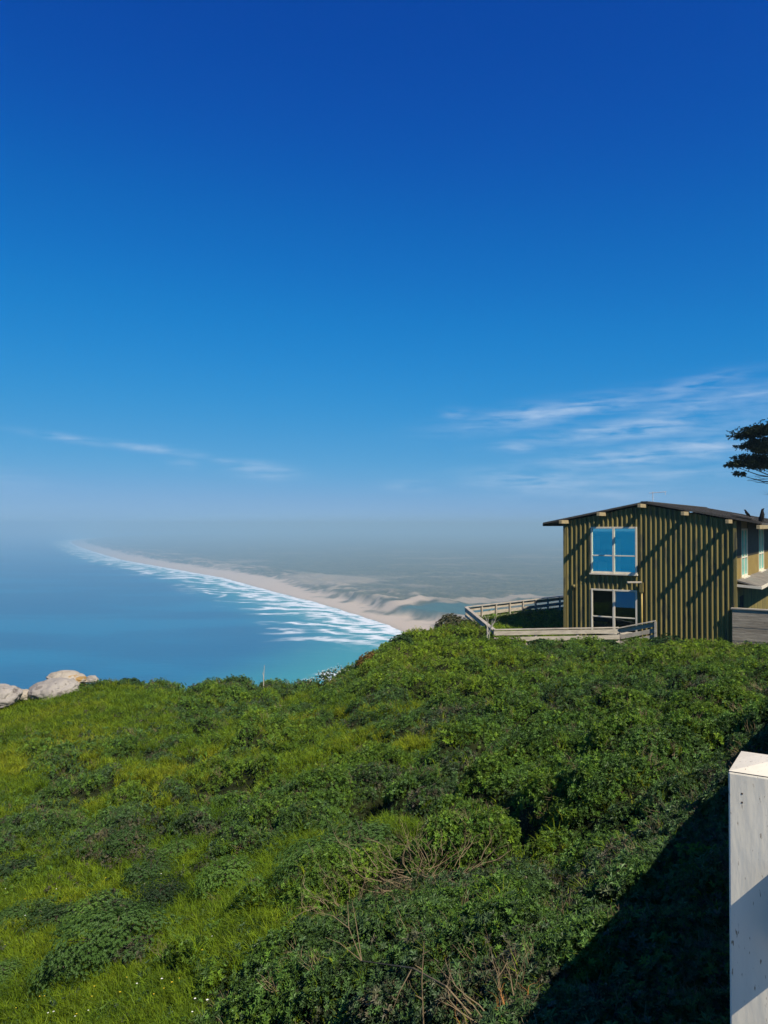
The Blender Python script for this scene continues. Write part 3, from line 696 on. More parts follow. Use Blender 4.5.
window_at(hp(W1[0], 0, 0), U, N, W1[1] - W1[0], W1[2], W1[3], .38, 'upper', house)
window_at(hp(W2[0], 0, 0), U, N, W2[1] - W2[0], W2[2], W2[3], .36, 'lower', house)
for a, b, c, d in SW: window_at(hp(W, a, 0), -N, U, b - a, c, d, .4, 'side', house)
# door under the canopy
mb = MB(); mb.obox(hp(W - .02, 1.35, (BASE - 2.9) / 2), N * .65, U * .03, Vector((0, 0, (-2.9 - BASE) / 2))); hb(mb, 'door', M['dark'])
# canopy along the side wall
mb = MB(); c0, c1 = .02, 11.5
A = [hp(W + .04, c0, -2.18), hp(W + .9, c0, -2.42), hp(W + .9, c1, -2.42), hp(W + .04, c1, -2.18)]; dz = Vector((0, 0, -.06))
mb.add(A + [p + dz for p in A], [(0, 1, 2, 3), (4, 7, 6, 5), (0, 4, 5, 1), (1, 5, 6, 2), (2, 6, 7, 3)])
can = hb(mb, 'canopy', M['canopy'])
mb = MB(); mb.bar(hp(W + .93, c0 - .02, -2.46), hp(W + .93, c1, -2.46), .04, .12); mb.bar(hp(W + .05, c0 - .03, -2.40), hp(W + .94, c0 - .03, -2.46), .04, .10)
hb(mb, 'fascia', M['white'], can)
# conduit with lamp, vent pipe
mb = MB(); mb.tube([hp(3.36, -.09, -2.55), hp(3.36, -.09, BASE)], [.035, .035], 8); pp = hb(mb, 'conduit_pipe', M['pipe'], smooth=True)
mb = MB(); mb.obox(hp(3.36, -.12, -2.62), U * .07, N * .06, Vector((0, 0, .2))); hb(mb, 'junction_box', M['olive'], pp)
mb = MB(); mb.bar(hp(3.36, -.14, -2.40), hp(2.86, -.5, -2.40), .10, .07); hb(mb, 'wall_lamp', M['greywood'], bevel=.01)
mb = MB(); mb.tube([hp(.42, -.07, BASE), hp(.42, -.07, -2.75), hp(.42, -.07, -2.74), hp(.42, -.07, -2.62)], [.03, .03, .08, .07], 8); hb(mb, 'vent_pipe', M['olive'], smooth=True)
# roof vent box
mb = MB(); s0, s1 = 7.0, 7.62
for q in (0,):
    z_ = lambda s: RZ + .05 + TK - abs(s - 3.5) * slope
    mb.bar(hp(6.75, 1.0, z_(6.75) + .10), hp(7.55, 1.0, z_(7.55) + .09), 1.1, .06); mb.bar(hp(6.95, 1.0, z_(6.95) + .04), hp(7.4, 1.0, z_(7.4) + .04), .9, .08)
hb(mb, 'roof_hatch', M['roof'], roof)
# aerial on the ridge
mb = MB(); s_, q_ = 3.05, 3.2; b0 = RZ + .05
mb.tube([hp(s_, q_, b0 - .1), hp(s_, q_, b0 + .62)], [.015, .015], 6)
mb.tube([hp(s_ - .15, q_, b0 + .55), hp(s_ + .6, q_, b0 + .60)], [.014, .014], 6)
for k in range(5): mb.tube([hp(s_ - .1 + .16 * k, q_ - .22, b0 + .56 + .01 * k), hp(s_ - .1 + .16 * k, q_ + .22, b0 + .56 + .01 * k)], [.008, .008], 5)
mb.tube([hp(s_ + .55, q_, b0 + .6), hp(s_ + .55, q_, b0 + .45)], [.012, .012], 5)
tag(mb.build('roof_aerial', M['metal']), 'thin pale television aerial on the house ridge', 'aerial')

# low board wall beside the gable
wall = empty('board_wall', hp(8.8, -.13, BASE)); tag(wall, 'low weathered grey board wall at the right corner of the house', 'wall')
z = -3.32; k = 0
mb = MB()
while z > BASE - .3:
    j = (k * 37 % 7) * .0018; mb.obox(hp(8.75, -.14 - j, z - .088), U * 1.85, N * (.09), Vector((0, 0, .086))); z -= .176; k += 1
mb.v = [tuple(Vector(p) - wall.location) for p in mb.v]; mb.build('boards', M['boardwall'], wall)
mb = MB(); mb.obox(hp(8.75, -.14, -3.295), U * 1.9, N * .13, Vector((0, 0, .022))); mb.v = [tuple(Vector(p) - wall.location) for p in mb.v]; mb.build('coping', M['greywood'], wall)

# ------------------------------------------------------------------ deck fence
fence = empty('deck_fence', (4.43, 32.5, -5.2)); tag(fence, 'weathered grey horizontal board fence around the yard left of the house', 'fence')
TOPZ = -4.27
def fb(mb, name, mat, parent=None, **k):
    mb.v = [tuple(Vector(p) - fence.location) for p in mb.v]; return mb.build(name, mat, parent or fence, **k)
def leg(a, b, npost, gaps, skip_first=False, bh=.2, hgt=.95, inner=1):
    a = Vector(a); b = Vector(b); d = (b - a); side = d.normalized().cross(Vector((0, 0, 1)))
    for i in range(1 if skip_first else 0, npost):
        p = a + d * i / (npost - 1)
        mb = MB(); mb.obox(p + Vector((0, 0, -hgt / 2 - .18)) - side * .07 * inner, d.normalized() * .045, side * .045, Vector((0, 0, hgt / 2 + .16))); fb(mb, 'post', M['greywood'])
    mb = MB()
    for g in gaps: mb.bar(a + Vector((0, 0, g)), b + Vector((0, 0, g)), .035, bh)
    fb(mb, 'boards', M['greywood'])
    mb = MB(); mb.bar(a + Vector((0, 0, .02)) - side * .04 * inner, b + Vector((0, 0, .02)) - side * .04 * inner, .17, .035); fb(mb, 'top_rail', M['greywood'])
leg((4.25, 41.6, TOPZ), (11.2, 48.2, TOPZ + .03), 9, (-.13, -.42, -.70), inner=-1, bh=.17)
leg((4.2, 41.5, TOPZ), (4.42, 32.6, TOPZ), 6, (-.13, -.40, -.67), inner=1, bh=.15)
leg((4.45, 32.5, TOPZ), (9.75, 33.2, TOPZ), 4, (-.12, -.37, -.62), True, bh=.17, inner=1)
leg((9.78, 33.2, TOPZ), (11.05, 32.6, TOPZ + .36), 2, (-.12, -.37, -.62), True, bh=.17, inner=-1)

# ------------------------------------------------------------------ white guard fence by the path
PF = Vector((0.597, 1.395, 0))           # left front corner of the post
gd = empty('guard_fence', PF + Vector((0, 0, -1.75))); tag(gd, 'white painted wooden guard fence post with pointed cap beside the path', 'fence')
def gb(mb, name, mat, parent=None, **k):
    mb.v = [tuple(Vector(p) - gd.location) for p in mb.v]; return mb.build(name, mat, parent or gd, **k)
PW = .145; PT = -.428
c = PF + U * PW / 2 - N * PW / 2
mb = MB(); hh = (PT + 1.9) / 2; mb.obox(c + Vector((0, 0, PT - hh)), U * PW / 2, N * PW / 2, Vector((0, 0, hh))); post = gb(mb, 'post', M['postpaint'], bevel=.003)
mb = MB(); q = PW / 2 - .001; k = [c + U * (i * q) - N * (j * q) + Vector((0, 0, PT + .0015)) for i, j in ((-1, -1), (1, -1), (1, 1), (-1, 1))]
mb.add(k + [c + Vector((0, 0, PT + .015))], [(0, 1, 4), (1, 2, 4), (2, 3, 4), (3, 0, 4), (3, 2, 1, 0)]); gb(mb, 'cap', M['postpaint'], post)
for zn in (.034, .049):
    mb = MB(); p_ = PF + U * .022 + Vector((0, 0, PT - zn)); mb.tube([p_ + N * -.002, p_ + N * .0004, p_ + N * .0006], [.0017, .0017, .001], 8); gb(mb, 'nail', M['nail'], post)
# boarded run going away from the post, to the right of the picture, and the rail to its right
e0 = c - N * (PW / 2 + .002); e1 = c - N * 5.5
e1 = e1 + U * .1
mb = MB()
z = -.68
for k in range(7): mb.bar(e0 + Vector((0, 0, z - .085)), e1 + Vector((0, 0, z - .085 - .15)), .03, .138); z -= .17
gb(mb, 'boards', M['postpaint'])
mb = MB(); mb.bar(e0 + Vector((0, 0, -.658)), e1 + Vector((0, 0, -.658 - .15)), .12, .04); gb(mb, 'top_rail', M['postpaint'])
mb = MB(); mb.bar(PF + U * (PW + .002) - N * .07 + Vector((0, 0, -.64)), PF + U * 2.12 - N * .07 + Vector((0, 0, -.64)), .05, .142); gb(mb, 'rail', M['postpaint'], bevel=.004)
mb = MB(); mb.bar(PF + U * .104 + N * .001 + Vector((0, 0, -.637)), PF + U * .104 + N * .052 + Vector((0, 0, -.637)), .044, .142); gb(mb, 'rail_end', M['postpaint'], bevel=.003)
mb = MB(); mb.obox(PF + U * 2.2 - N * .07 + Vector((0, 0, PT - hh)), U * PW / 2, N * PW / 2, Vector((0, 0, hh))); gb(mb, 'post', M['postpaint'], bevel=.003)
# path underfoot
mb = MB(); mb.add([(-1.2, -8, -1.36), (6, -8, -1.36), (6, .2, -1.36), (1.4, .75, -1.36), (-1.2, .35, -1.36), (-1.2, -8, -1.9), (6, -8, -1.9), (6, .2, -1.9), (1.4, .75, -1.9), (-1.2, .35, -1.9)],
    [(0, 1, 2, 3, 4), (0, 5, 6, 1), (1, 6, 7, 2), (2, 7, 8, 3), (3, 8, 9, 4), (4, 9, 5, 0)])
tag(mb.build('path', M['concrete']), kind='structure')

# ------------------------------------------------------------------ ravens on the roof
def raven(loc, yaw, s, lab, pitch):
    t = empty('raven', loc); t.rotation_euler.z = yaw; tag(t, lab, 'bird')
    P = [(-.30, .02), (-.2, .10), (-.05, .16), (.08, .22), (.15, .29), (.20, .335), (.245, .345), (.275, .34), (.34, .325)]
    rd = [.022, .04, .085, .09, .065, .05, .05, .03, .006]
    ca, sa = math.cos(pitch), math.sin(pitch)
    mb = MB(); mb.tube([Vector(((a * ca - (b - .12) * sa) * s, 0, (a * sa + (b - .12) * ca + .16) * s)) for a, b in P], [r_ * s for r_ in rd], 12)
    # folded wings, joined to the body shape
    mb.build('body', M['feather'], t, smooth=True)
    mb = MB()
    for sg in (-1, 1):
        mb.tube([Vector(((a * ca - (b - .12) * sa) * s, sg * y_ * s, (a * sa + (b - .12) * ca + .16) * s)) for a, b, y_ in ((.10, .21, .06), (-.05, .16, .085), (-.2, .09, .05), (-.33, .03, .015))], [.03 * s, .045 * s, .03 * s, .006 * s], 8)
    mb.build('wings', M['feather'], t, smooth=True)
    mb = MB()
    for sg in (-1, 1):
        mb.tube([(0, sg * .045 * s, .14 * s), (.005, sg * .045 * s, .06 * s), (0, sg * .045 * s, 0)], [.02 * s, .01 * s, .008 * s], 6)
        for q in (-.5, 0, .5): mb.tube([(0, sg * .045 * s, .008 * s), (.05 * math.cos(q) * s, (sg * .045 + .05 * math.sin(q)) * s, .004)], [.006 * s, .003 * s], 5)
    mb.build('feet', M['feather'], t)
rz = lambda s: RZ + .05 + TK + .03 - abs(s - 3.5) * slope
raven(hp(7.85, 1.2, rz(7.85)), R(20), 1.0, 'larger black raven perched at the roof edge', R(45))
raven(hp(7.3, 1.0, rz(7.3) + .09), R(200), .62, 'smaller dark bird perched on the roof hatch', R(15))

# ------------------------------------------------------------------ cypress
def cypress():
    d = 47.0; bx = (835 - 384) / F * d; r = random.Random(21)
    base = Vector((bx, d, -5.3)); t = empty('cypress_tree', base); tag(t, 'dark windswept cypress tree rising behind the right end of the house', 'tree')
    def P(a, b, dy=0): return Vector(((a + 6 - 384) / F * d, d + dy, zz(b, d))) - base
    tr = MB(); knot = P(808, 500)
    tr.tube([(0, 0, -.3), (-.2, 0, 1.5), (-.7, .1, 3.6), P(818, 520), knot, P(806, 470, .3), P(812, 445, .5)], [.42, .36, .30, .27, .22, .14, .06], 9)
    pads = [(768, 430, .5, 1.7, .42), (750, 433, -.6, .9, .3), (742, 436, .2, .75, .25), (790, 425, 0, 1.7, .5), (752, 446, .4, .9, .24), (757, 452, -.8, .8, .22), (748, 458, .3, .9, .26), (738, 464, -.2, .8, .22), (762, 463, .6, .9, .25), (732, 465, .4, .5, .15), (752, 468, -.5, .7, .16),
            (736, 474, .3, .28, .1), (775, 445, 0, 1.2, .4), (778, 462, .5, 1.0, .35), (800, 440, 0, 1.6, .5), (820, 430, .3, 1.7, .5), (840, 440, -.4, 1.5, .5), (855, 455, .4, 1.2, .4), (825, 455, 0, 1.4, .4), (795, 455, -1.2, 1.2, .4), (800, 430, 1.4, 1.4, .4), (770, 440, 1.2, 1.0, .3)]
    rp = random.Random(4)
    for _ in range(12): pads.append((rp.uniform(768, 860), rp.uniform(430, 462), rp.uniform(-1.6, 1.6), rp.uniform(.7, 1.3), rp.uniform(.25, .45)))
    cr = MB()
    for i, (a, b, dy, rx, rz_) in enumerate(pads):
        c = P(a, b, dy); rz_ *= .98
        if i < 22:
            tip = c + Vector((0, 0, -rz_ * .4)); dd = tip - knot
            q1 = knot + dd * .35 + Vector((r.uniform(-.2, .2), r.uniform(-.2, .2), .1 * dd.length)); q2 = knot + dd * .7 + Vector((r.uniform(-.2, .2), r.uniform(-.2, .2), .02 * dd.length))
            tr.tube([knot + Vector((0, 0, r.uniform(0, .9))), q1, q2, tip], [.075, .05, .03, .012], 5, False)
        for k in range(int(380 * rx * (1 + rz_))):
            an = r.uniform(0, 6.283); q = r.random() ** .5
            ed = 1 + .26 * math.sin(an * 5 + a) + .18 * math.sin(an * 9 + b)
            p = c + Vector((math.cos(an) * rx * q * ed, math.sin(an) * rx * .8 * q * ed, rz_ * (1 - q * q * .7) * r.uniform(-.8, 1) + r.uniform(-.07, .07)))
            dirn = Vector((math.cos(an), math.sin(an), r.uniform(-.4, .9)))
            for j in range(3): leaflet(cr, p, dirn + Vector((r.uniform(-.8, .8), r.uniform(-.8, .8), r.uniform(-.5, .5))), Vector((0, 0, 1)), r.uniform(.10, .2), .04)
    for (a, b, e, f) in ((768, 484, 745, 483), (790, 480, 748, 474), (800, 488, 758, 492), (775, 478, 741, 480), (790, 490, 764, 497)):
        p, q = P(a, b), P(e, f, r.uniform(-.4, .4)); branch(tr, r, p, q - p, (q - p).length * .9, .03, 2, .16)
        tr.tube([knot, P(a * .4 + 808 * .6, b * .4 + 500 * .6 - 5), P(a * .7 + 808 * .3, b * .7 + 500 * .3 - 5), p], [.07, .06, .045, .03], 5, False)
    tr.build('trunk', M['bark'], t, smooth=True); cr.build('crown', M['treeleaf'], t)
cypress()

# ------------------------------------------------------------------ sea, beach and far land
CO = np.array([(900, -9000), (300, -3000), (100, -800), (0, -200), (-60, 100), (-95, 300), (-90, 500), (-70, 700), (-50, 780), (-25, 850), (5, 940), (24, 1030), (22, 1121), (-30, 1265), (-98, 1446), (-175, 1620), (-255, 1791), (-464, 2264), (-764, 2791), (-1131, 3429), (-1690, 4600), (-2330, 6000), (-3000, 7600), (-3400, 9500), (-2800, 12500), (-1800, 15000)], float)
seg = np.r_[0, np.cumsum(np.hypot(*np.diff(CO, axis=0).T))]
def coast(sv):
    x = np.interp(sv, seg, CO[:, 0]); y = np.interp(sv, seg, CO[:, 1]); return x, y
S0 = seg[12]
sv = np.concatenate([np.linspace(0, S0 - 1200, 30, endpoint=False), np.arange(S0 - 1200, S0 + 3200, 8.0), np.geomspace(S0 + 3200, seg[-1], 60)])
cx, cy = coast(sv)
for _ in range(14):
    cx[1:-1] = cx[1:-1] * .5 + (cx[:-2] + cx[2:]) * .25; cy[1:-1] = cy[1:-1] * .5 + (cy[:-2] + cy[2:]) * .25
wig = np.array([mn.noise((s / 90, 0, 0)) * 6 + mn.noise((s / 35, 3, 0)) * 2.5 for s in sv]); cx = cx + wig
DX, DY = -.95, -.31
tv = np.concatenate([np.arange(-40, 420, 8.0), np.geomspace(420, 16000, 60)])
Sx = cx[:, None] + tv[None] * DX; Sy = cy[:, None] + tv[None] * DY; Sz = np.full_like(Sx, SEA)
seam, snt, sb = new_mat('sea_water')
def sea_material():
    nt = snt; n = nt.nodes; L = nt.links; b = sb
    def math_(op, a, c=None, clamp=False):
        m = n.new('ShaderNodeMath'); m.operation = op; m.use_clamp = clamp
        for i, v in enumerate((a, c)):
            if v is None: continue
            if isinstance(v, (int, float)): m.inputs[i].default_value = v
            else: L.new(v, m.inputs[i])
        return m.outputs[0]
    def mrange(v, a, c, d=0., e=1.):
        m = n.new('ShaderNodeMapRange'); m.interpolation_type = 'SMOOTHSTEP'; L.new(v, m.inputs['Value'])
        m.inputs['From Min'].default_value = a; m.inputs['From Max'].default_value = c; m.inputs['To Min'].default_value = d; m.inputs['To Max'].default_value = e
        return m.outputs[0]
    def mix(f, a, c):
        m = n.new('ShaderNodeMix'); m.data_type = 'RGBA'
        L.new(f, m.inputs['Factor'])
        for k, v in (('A', a), ('B', c)):
            if isinstance(v, tuple): m.inputs[k].default_value = (*v, 1)
            else: L.new(v, m.inputs[k])
        return m.outputs['Result']
    at = n.new('ShaderNodeAttribute'); at.attribute_name = 'offshore'; off = at.outputs['Fac']
    tc = n.new('ShaderNodeTexCoord')
    def nz(scale, rot, stretch, det=5, loc=(0, 0, 0), dist=0.0):
        m = n.new('ShaderNodeMapping'); m.inputs['Rotation'].default_value = (0, 0, rot); m.inputs['Scale'].default_value = stretch; m.inputs['Location'].default_value = loc
        L.new(tc.outputs['Object'], m.inputs['Vector'])
        t = n.new('ShaderNodeTexNoise'); t.inputs['Scale'].default_value = scale; t.inputs['Detail'].default_value = det; t.inputs['Distortion'].default_value = dist
        L.new(m.outputs[0], t.inputs['Vector']); return t.outputs[0]
    crest = nz(1, R(36), (1 / 120, 1 / 42, 1), 5, dist=1.2)
    lace = nz(1, R(45), (1 / 26, 1 / 11, 1), 7, dist=.8)
    broad = nz(1 / 160, 0, (1, 1, 1), 3, (50, 0, 0))
    t2 = math_('ADD', off, math_('MULTIPLY', math_('SUBTRACT', broad, .5), 220))
    sp = n.new('ShaderNodeSeparateXYZ'); L.new(tc.outputs['Object'], sp.inputs[0])
    warp = nz(1 / 190, 0, (1, 1, 1), 3, (9, 40, 0))
    p_ = math_('ADD', math_('MULTIPLY', sp.outputs[0], .60), math_('MULTIPLY', sp.outputs[1], .80))        # across the incoming crests
    ph = math_('ADD', math_('DIVIDE', p_, 78), math_('MULTIPLY', warp, 5.5))
    tri = math_('MULTIPLY', math_('ABSOLUTE', math_('SUBTRACT', math_('FRACT', ph), .5)), 2)
    calm = mrange(sp.outputs[1], 930, 1090)                                                                # sheltered water under the hill
    brk = math_('MULTIPLY', mrange(crest, .36, .50), math_('MULTIPLY', mrange(t2, 175, 95), calm))
    line = mrange(math_('ADD', tri, math_('MULTIPLY', math_('SUBTRACT', lace, .5), .9)), .50, .95)
    wash = math_('MULTIPLY', mrange(math_('ADD', lace, math_('MULTIPLY', tri, .25)), .54, .74), math_('MULTIPLY', mrange(t2, 120, 40), calm))
    swash = math_('MULTIPLY', mrange(off, 20, 4), mrange(lace, .34, .52))
    lee = math_('MULTIPLY', mrange(lace, .5, .62), math_('MULTIPLY', mrange(off, 45, 5), mrange(sp.outputs[1], 860, 800)))
    foam = math_('MAXIMUM', math_('MAXIMUM', math_('MULTIPLY', line, brk), math_('MULTIPLY', wash, .95)), math_('MAXIMUM', swash, lee), True)
    patch = nz(1 / 420, .5, (1, 2.2, 1), 4, (0, 700, 0))
    deep = mix(mrange(patch, .40, .60), (.0, .112, .235), (.0, .150, .285))
    shallow = mix(mrange(off, 210, 20), deep, (.02, .235, .275))
    col = mix(foam, shallow, (.82, .83, .82))
    L.new(col, b.inputs['Base Color'])
    b.inputs['Roughness'].default_value = .5; b.inputs['Specular IOR Level'].default_value = .05
    w = nz(1 / 9, R(30), (.5, 1.6, 1), 8)
    bp = n.new('ShaderNodeBump'); bp.inputs['Strength'].default_value = .55; bp.inputs['Distance'].default_value = 1.2
    L.new(w, bp.inputs['Height']); L.new(bp.outputs[0], b.inputs['Normal'])
sea_material()
sea = grid_mesh('sea', Sx, Sy, Sz, seam); tag(sea, kind='structure')
at = sea.data.attributes.new('offshore', 'FLOAT', 'POINT'); at.data.foreach_set('value', np.broadcast_to(tv[None], Sx.shape).ravel().astype(np.float32))

# land: beach, bluff, dunes and flats
lv = np.concatenate([np.arange(-30, 700, 9.0), np.geomspace(700, 14000, 50)])
Lx = cx[:, None] - lv[None] * DX; Ly = cy[:, None] - lv[None] * DY
Ls = np.broadcast_to(sv[:, None] - S0, Lx.shape); Lt = np.broadcast_to(lv[None], Lx.shape)
def vn(a, b, s1, s2, z=0.0):
    return np.array([mn.fractal((p / s1, q / s2, z), .7, 2.1, 4) for p, q in zip(a.ravel(), b.ravel())]).reshape(a.shape)
def sst(v, a, b): t = np.clip((v - a) / (b - a), 0, 1); return t * t * (3 - 2 * t)
n1 = vn(Ls, Lt, 160, 70); n2 = vn(Ls, Lt, 45, 30, 5); n3 = vn(Lx, Ly, 420, 260, 9)
edge = 62 + 22 * n1 + 60 * sst(Ls, 500, 1100)            # inland edge of the beach
blf = sst(Lt, edge, edge + 30)
bh = (9 + 8 * sst(-np.abs(Ls - 330), -330, -60)) * (1 + .5 * n1)
Lz = SEA - .8 + 3.6 * sst(Lt, -10, 60) + blf * (bh + 2.0 * n2 + 1.5 * n3) - sst(Lt, edge + 60, edge + 260) * bh * .55
sand = 1 - sst(Lt + 26 * n2, edge - 8, edge + 22)
sand = np.maximum(sand, sst(n2 + .8 * n1, .12, .45) * blf * (1 - sst(Lt, edge + 60, edge + 150)) * .6)    # bare bluff face
sand = np.maximum(sand, sst(n3 + .5 * n1, .25, .55) * sst(Ls, 350, 900) * (1 - sst(Lt, 300, 520)) * .4)     # blown-out dunes
sand = np.maximum(sand, .22 * sst(n3 + .35 * n2, .35, .6))
def blob(x0, y0, rx, ry, k=.35): return 1 - sst(np.hypot((Lx - x0) / rx, (Ly - y0) / ry) + k * n3 + .5 * k * n2, .75, 1.15)
sand = np.maximum(sand, .4 * blob(-150, 2080, 150, 230))
tl = np.clip((Lx - 20) / 260, 0, 1); sand = np.maximum(sand, (1 - sst(np.abs(Ly - (1372 + 190 * tl) - 18 * n1) , 14, 42)) * (Lx > 0) * (1 - sst(Lx, 230, 420)) * .9)
pond = blob(95, 1290, 95, 62, .25) * blf; sand = sand * (1 - pond)
sand = np.where(Lt > edge + 50, np.minimum(sand, 1 - .5 * sst(Lt, edge + 50, edge + 110)), sand)
wet = (1 - sst(Lt, 4, 22))
landm, lnt, lb = new_mat('coastal_land'); nn = lnt.nodes; LL = lnt.links
def att(nm): a = nn.new('ShaderNodeAttribute'); a.attribute_name = nm; return a.outputs['Fac']
tc = nn.new('ShaderNodeTexCoord'); nz_ = nn.new('ShaderNodeTexNoise'); nz_.inputs['Scale'].default_value = 1 / 38; nz_.inputs['Detail'].default_value = 7
LL.new(tc.outputs['Object'], nz_.inputs['Vector'])
vr = nn.new('ShaderNodeValToRGB'); vr.color_ramp.elements[0].color = (.062, .064, .030, 1); vr.color_ramp.elements[1].color = (.15, .13, .068, 1); vr.color_ramp.elements[0].position = .35; vr.color_ramp.elements[1].position = .68
LL.new(nz_.outputs[0], vr.inputs[0])
def mixn(f, a, b_):
    m = nn.new('ShaderNodeMix'); m.data_type = 'RGBA'; LL.new(f, m.inputs['Factor'])
    for k, v in (('A', a), ('B', b_)):
        if isinstance(v, tuple): m.inputs[k].default_value = (*v, 1)
        else: LL.new(v, m.inputs[k])
    return m.outputs['Result']
nf_ = nn.new('ShaderNodeTexNoise'); nf_.inputs['Scale'].default_value = 1 / 9; nf_.inputs['Detail'].default_value = 6; nf_.inputs['Roughness'].default_value = .7
LL.new(tc.outputs['Object'], nf_.inputs['Vector'])
fr_ = nn.new('ShaderNodeValToRGB'); fr_.color_ramp.elements[0].position = .50; fr_.color_ramp.elements[1].position = .58; LL.new(nf_.outputs[0], fr_.inputs[0])
scrub = mixn(fr_.outputs[0], vr.outputs[0], (.035, .046, .020))
c1 = mixn(att('wet'), (.50, .385, .275), (.30, .225, .16))
LL.new(mixn(att('pond'), mixn(att('sand'), scrub, c1), (.025, .085, .085)), lb.inputs['Base Color']); lb.inputs['Roughness'].default_value = .9; lb.inputs['Specular IOR Level'].default_value = .1
land = grid_mesh('coastal_land', Lx, Ly, Lz, landm); tag(land, kind='structure')
for nm, dat in (('sand', sand), ('wet', wet), ('pond', pond)):
    at = land.data.attributes.new(nm, 'FLOAT', 'POINT'); at.data.foreach_set('value', dat.ravel().astype(np.float32))

# ------------------------------------------------------------------ haze
HX = (-9000, 9000); HY = (-300, 15500)
mb = MB(); mb.obox(((HX[0] + HX[1]) / 2, (HY[0] + HY[1]) / 2, (SEA - 160 + 32) / 2), ((HX[1] - HX[0]) / 2, 0, 0), (0, (HY[1] - HY[0]) / 2, 0), (0, 0, (32 - SEA + 160) / 2))
hm = bpy.data.materials.new('haze_air'); hm.use_nodes = True; hn_ = hm.node_tree; hn_.nodes.clear()
ho = hn_.nodes.new('ShaderNodeOutputMaterial'); pv = hn_.nodes.new('ShaderNodeVolumePrincipled')
pv.inputs['Color'].default_value = (.39, .61, .74, 1); pv.inputs['Density'].default_value = 0.00031; pv.inputs['Anisotropy'].default_value = 0.0
hn_.links.new(pv.outputs[0], ho.inputs['Volume'])
tag(mb.build('haze', hm), kind='stuff')

# ------------------------------------------------------------------ sky and sun
w = bpy.data.worlds.new('World'); scene.world = w; w.use_nodes = True
wn = w.node_tree.nodes; wl = w.node_tree.links; bg = wn['Background']
sky = wn.new('ShaderNodeTexSky'); sky.sky_type = 'NISHITA'; sky.sun_disc = False
elev = math.asin(-SUN.z); az = math.atan2(-SUN.x, -SUN.y)
sky.sun_elevation = elev; sky.sun_rotation = az
sky.altitude = 100; sky.air_density = 0.6; sky.dust_density = 0.0; sky.ozone_density = 6.0
# the photograph's deep saturated film colour of the sky, as a curve on each channel
vs = wn.new('ShaderNodeVectorMath'); vs.operation = 'SCALE'; vs.inputs['Scale'].default_value = 0.1; wl.new(sky.outputs[0], vs.inputs[0])
rc = wn.new('ShaderNodeRGBCurve'); wl.new(vs.outputs[0], rc.inputs['Color'])
for ci_, pts_ in ((0, [(0, 0), (.044, .0004), (.077, .0022), (.115, .010), (.249, .075), (.537, .23), (1, .34)]), (1, [(0, 0), (.088, .060), (.152, .146), (.225, .225), (.449, .345), (.759, .43), (1, .5)]), (2, [(0, 0), (.204, .37), (.332, .52), (.465, .61), (.757, .68), (1, .71)])):
    cv_ = rc.mapping.curves[ci_]
    cv_.points[0].location = pts_[0]; cv_.points[1].location = pts_[-1]
    for p_ in pts_[1:-1]: cv_.points.new(*p_)
    for p_ in cv_.points: p_.handle_type = 'AUTO_CLAMPED'
rc.mapping.update()
vs2 = wn.new('ShaderNodeVectorMath'); vs2.operation = 'SCALE'; vs2.inputs['Scale'].default_value = 10.0; wl.new(rc.outputs[0], vs2.inputs[0])
skycol = vs2.outputs[0]
# thin high cirrus, placed by direction
tcw = wn.new('ShaderNodeTexCoord'); sx = wn.new('ShaderNodeSeparateXYZ'); wl.new(tcw.outputs['Generated'], sx.inputs[0])
def wm(op, a, b=None, clamp=False):
    m = wn.new('ShaderNodeMath'); m.operation = op; m.use_clamp = clamp
    for i, v in enumerate((a, b)):
        if v is None: continue
        if isinstance(v, (int, float)): m.inputs[i].default_value = v
        else: wl.new(v, m.inputs[i])
    return m.outputs[0]
azn = wm('ARCTAN2', sx.outputs[0], sx.outputs[1]); eln = wm('ARCSINE', sx.outputs[2])
cb = wn.new('ShaderNodeCombineXYZ'); wl.new(azn, cb.inputs[0]); wl.new(eln, cb.inputs[1])
def wnoise(scale, stretch, rot, det, loc=(0, 0, 0), dist=0):
    mp = wn.new('ShaderNodeMapping'); mp.inputs['Scale'].default_value = stretch; mp.inputs['Rotation'].default_value = (0, 0, rot); mp.inputs['Location'].default_value = loc
    wl.new(cb.outputs[0], mp.inputs['Vector'])
    t = wn.new('ShaderNodeTexNoise'); t.inputs['Scale'].default_value = scale; t.inputs['Detail'].default_value = det; t.inputs['Distortion'].default_value = dist
    wl.new(mp.outputs[0], t.inputs['Vector']); return t.outputs[0]
fine = wnoise(14, (1, 8, 1), R(8), 8, dist=.5); fine2 = wnoise(40, (1, 3, 1), R(14), 5)
tex = wm('ADD', wm('MULTIPLY', fine, .75), wm('MULTIPLY', fine2, .25))
tex = wm('MULTIPLY', wm('SUBTRACT', tex, .36), 3.6, True)
CL = [(68, 438, 36, 3.2, 7, .6), (155, 449, 40, 3.6, 6, .75), (184, 464, 12, 4, 5, .4), (228, 462, 14, 3.5, 5, .5), (262, 470, 28, 8, 6, .7), (412, 486, 24, 5, 0, .5), (514, 447, 20, 5, 3, .75), (456, 414, 13, 6, 0, .5), (560, 412, 85, 10, -7, .9),
      (640, 428, 90, 10, -5, .9), (690, 388, 45, 8, -10, .6), (720, 402, 80, 12, -8, .6), (670, 452, 110, 10, -5, 1.0), (540, 482, 60, 11, 3, .8), (640, 478, 110, 9, -4, .5), (740, 418, 80, 26, -6, .4), (610, 495, 90, 7, 0, .4), (900, 420, 160, 30, -6, .6), (-120, 470, 90, 12, 4, .5)]
tot = None
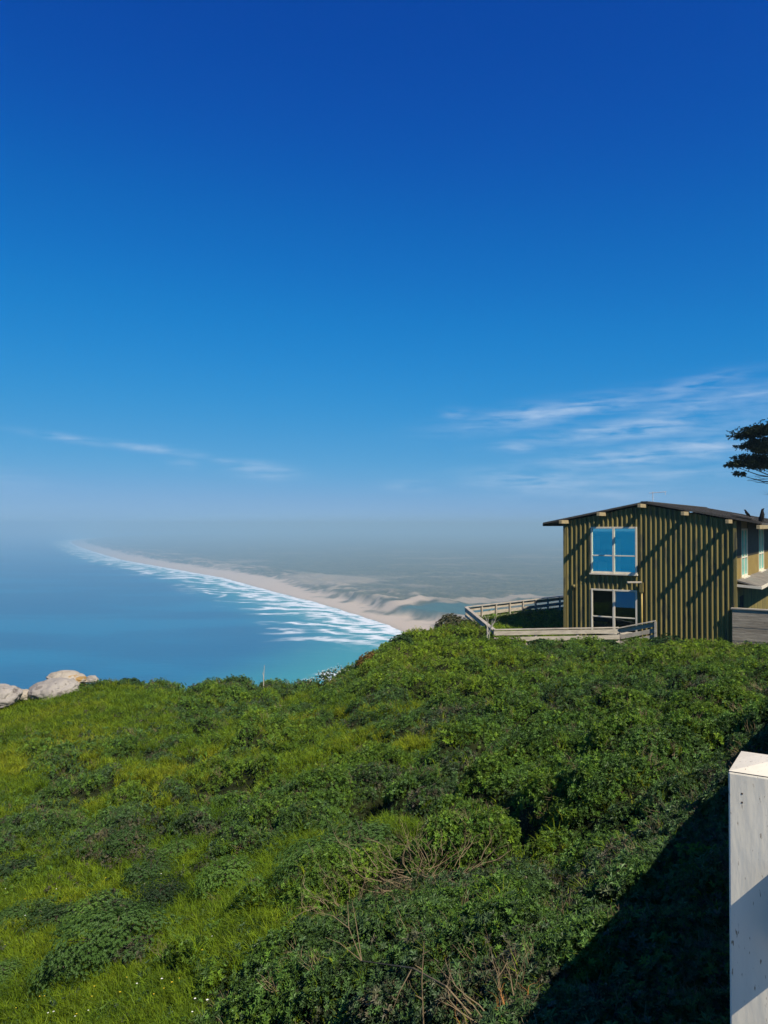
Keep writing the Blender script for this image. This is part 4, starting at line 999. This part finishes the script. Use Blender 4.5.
for (a, b, rx, ry, tilt, st) in CL:
    ca = math.atan((a - 384) / F); ce = math.atan((HZ - b) / F * math.cos(ca)); ct, stt = math.cos(R(-tilt)), math.sin(R(-tilt))
    da = wm('SUBTRACT', azn, ca); de = wm('SUBTRACT', eln, ce)
    u_ = wm('ADD', wm('MULTIPLY', da, ct * F / rx), wm('MULTIPLY', de, stt * F / rx)); v_ = wm('ADD', wm('MULTIPLY', da, -stt * F / ry), wm('MULTIPLY', de, ct * F / ry))
    q = wm('ADD', wm('MULTIPLY', u_, u_), wm('MULTIPLY', v_, v_))
    e = wm('MULTIPLY', wm('EXPONENT', wm('MULTIPLY', q, -1.0)), st)
    tot = e if tot is None else wm('MAXIMUM', tot, e)
cl = wm('MULTIPLY', wm('MULTIPLY', tot, tex), .72, True)
mxw = wn.new('ShaderNodeMix'); mxw.data_type = 'RGBA'; wl.new(cl, mxw.inputs['Factor']); wl.new(skycol, mxw.inputs['A']); mxw.inputs['B'].default_value = (5.6, 6.9, 8.8, 1)
wl.new(mxw.outputs['Result'], bg.inputs['Color']); bg.inputs['Strength'].default_value = 0.077

sl = bpy.data.lights.new('sun', 'SUN'); sl.energy = 5.0; sl.angle = R(.5); sl.color = (1, .91, .76)
so = link(bpy.data.objects.new('sun', sl)); so.rotation_euler = SUN.to_track_quat('-Z', 'Y').to_euler(); so.location = (30, -30, 60)

# ------------------------------------------------------------------ camera
cam = bpy.data.cameras.new('camera'); co = link(bpy.data.objects.new('camera', cam)); scene.camera = co
cam.sensor_fit = 'VERTICAL'; cam.sensor_height = 36; cam.sensor_width = 27; cam.lens = F / 1024 * 36
co.location = (0, 0, 0); co.rotation_euler = (R(90) + math.atan((HZ - 512) / F), 0, 0)
cam.clip_start = .05; cam.clip_end = 60000

scene.view_settings.view_transform = 'Standard'; scene.view_settings.look = 'None'; scene.view_settings.gamma = 1; scene.view_settings.exposure = 0.38
scene.view_settings.use_curve_mapping = False
scene.render.engine = 'CYCLES'
cy_ = scene.cycles
cy_.use_denoising = True
try: cy_.denoiser = 'OPENIMAGEDENOISE'
except Exception: pass
cy_.max_bounces = 6; cy_.diffuse_bounces = 3; cy_.glossy_bounces = 3; cy_.transmission_bounces = 4; cy_.transparent_max_bounces = 8; cy_.volume_bounces = 1
cy_.use_adaptive_sampling = True; cy_.adaptive_threshold = .015
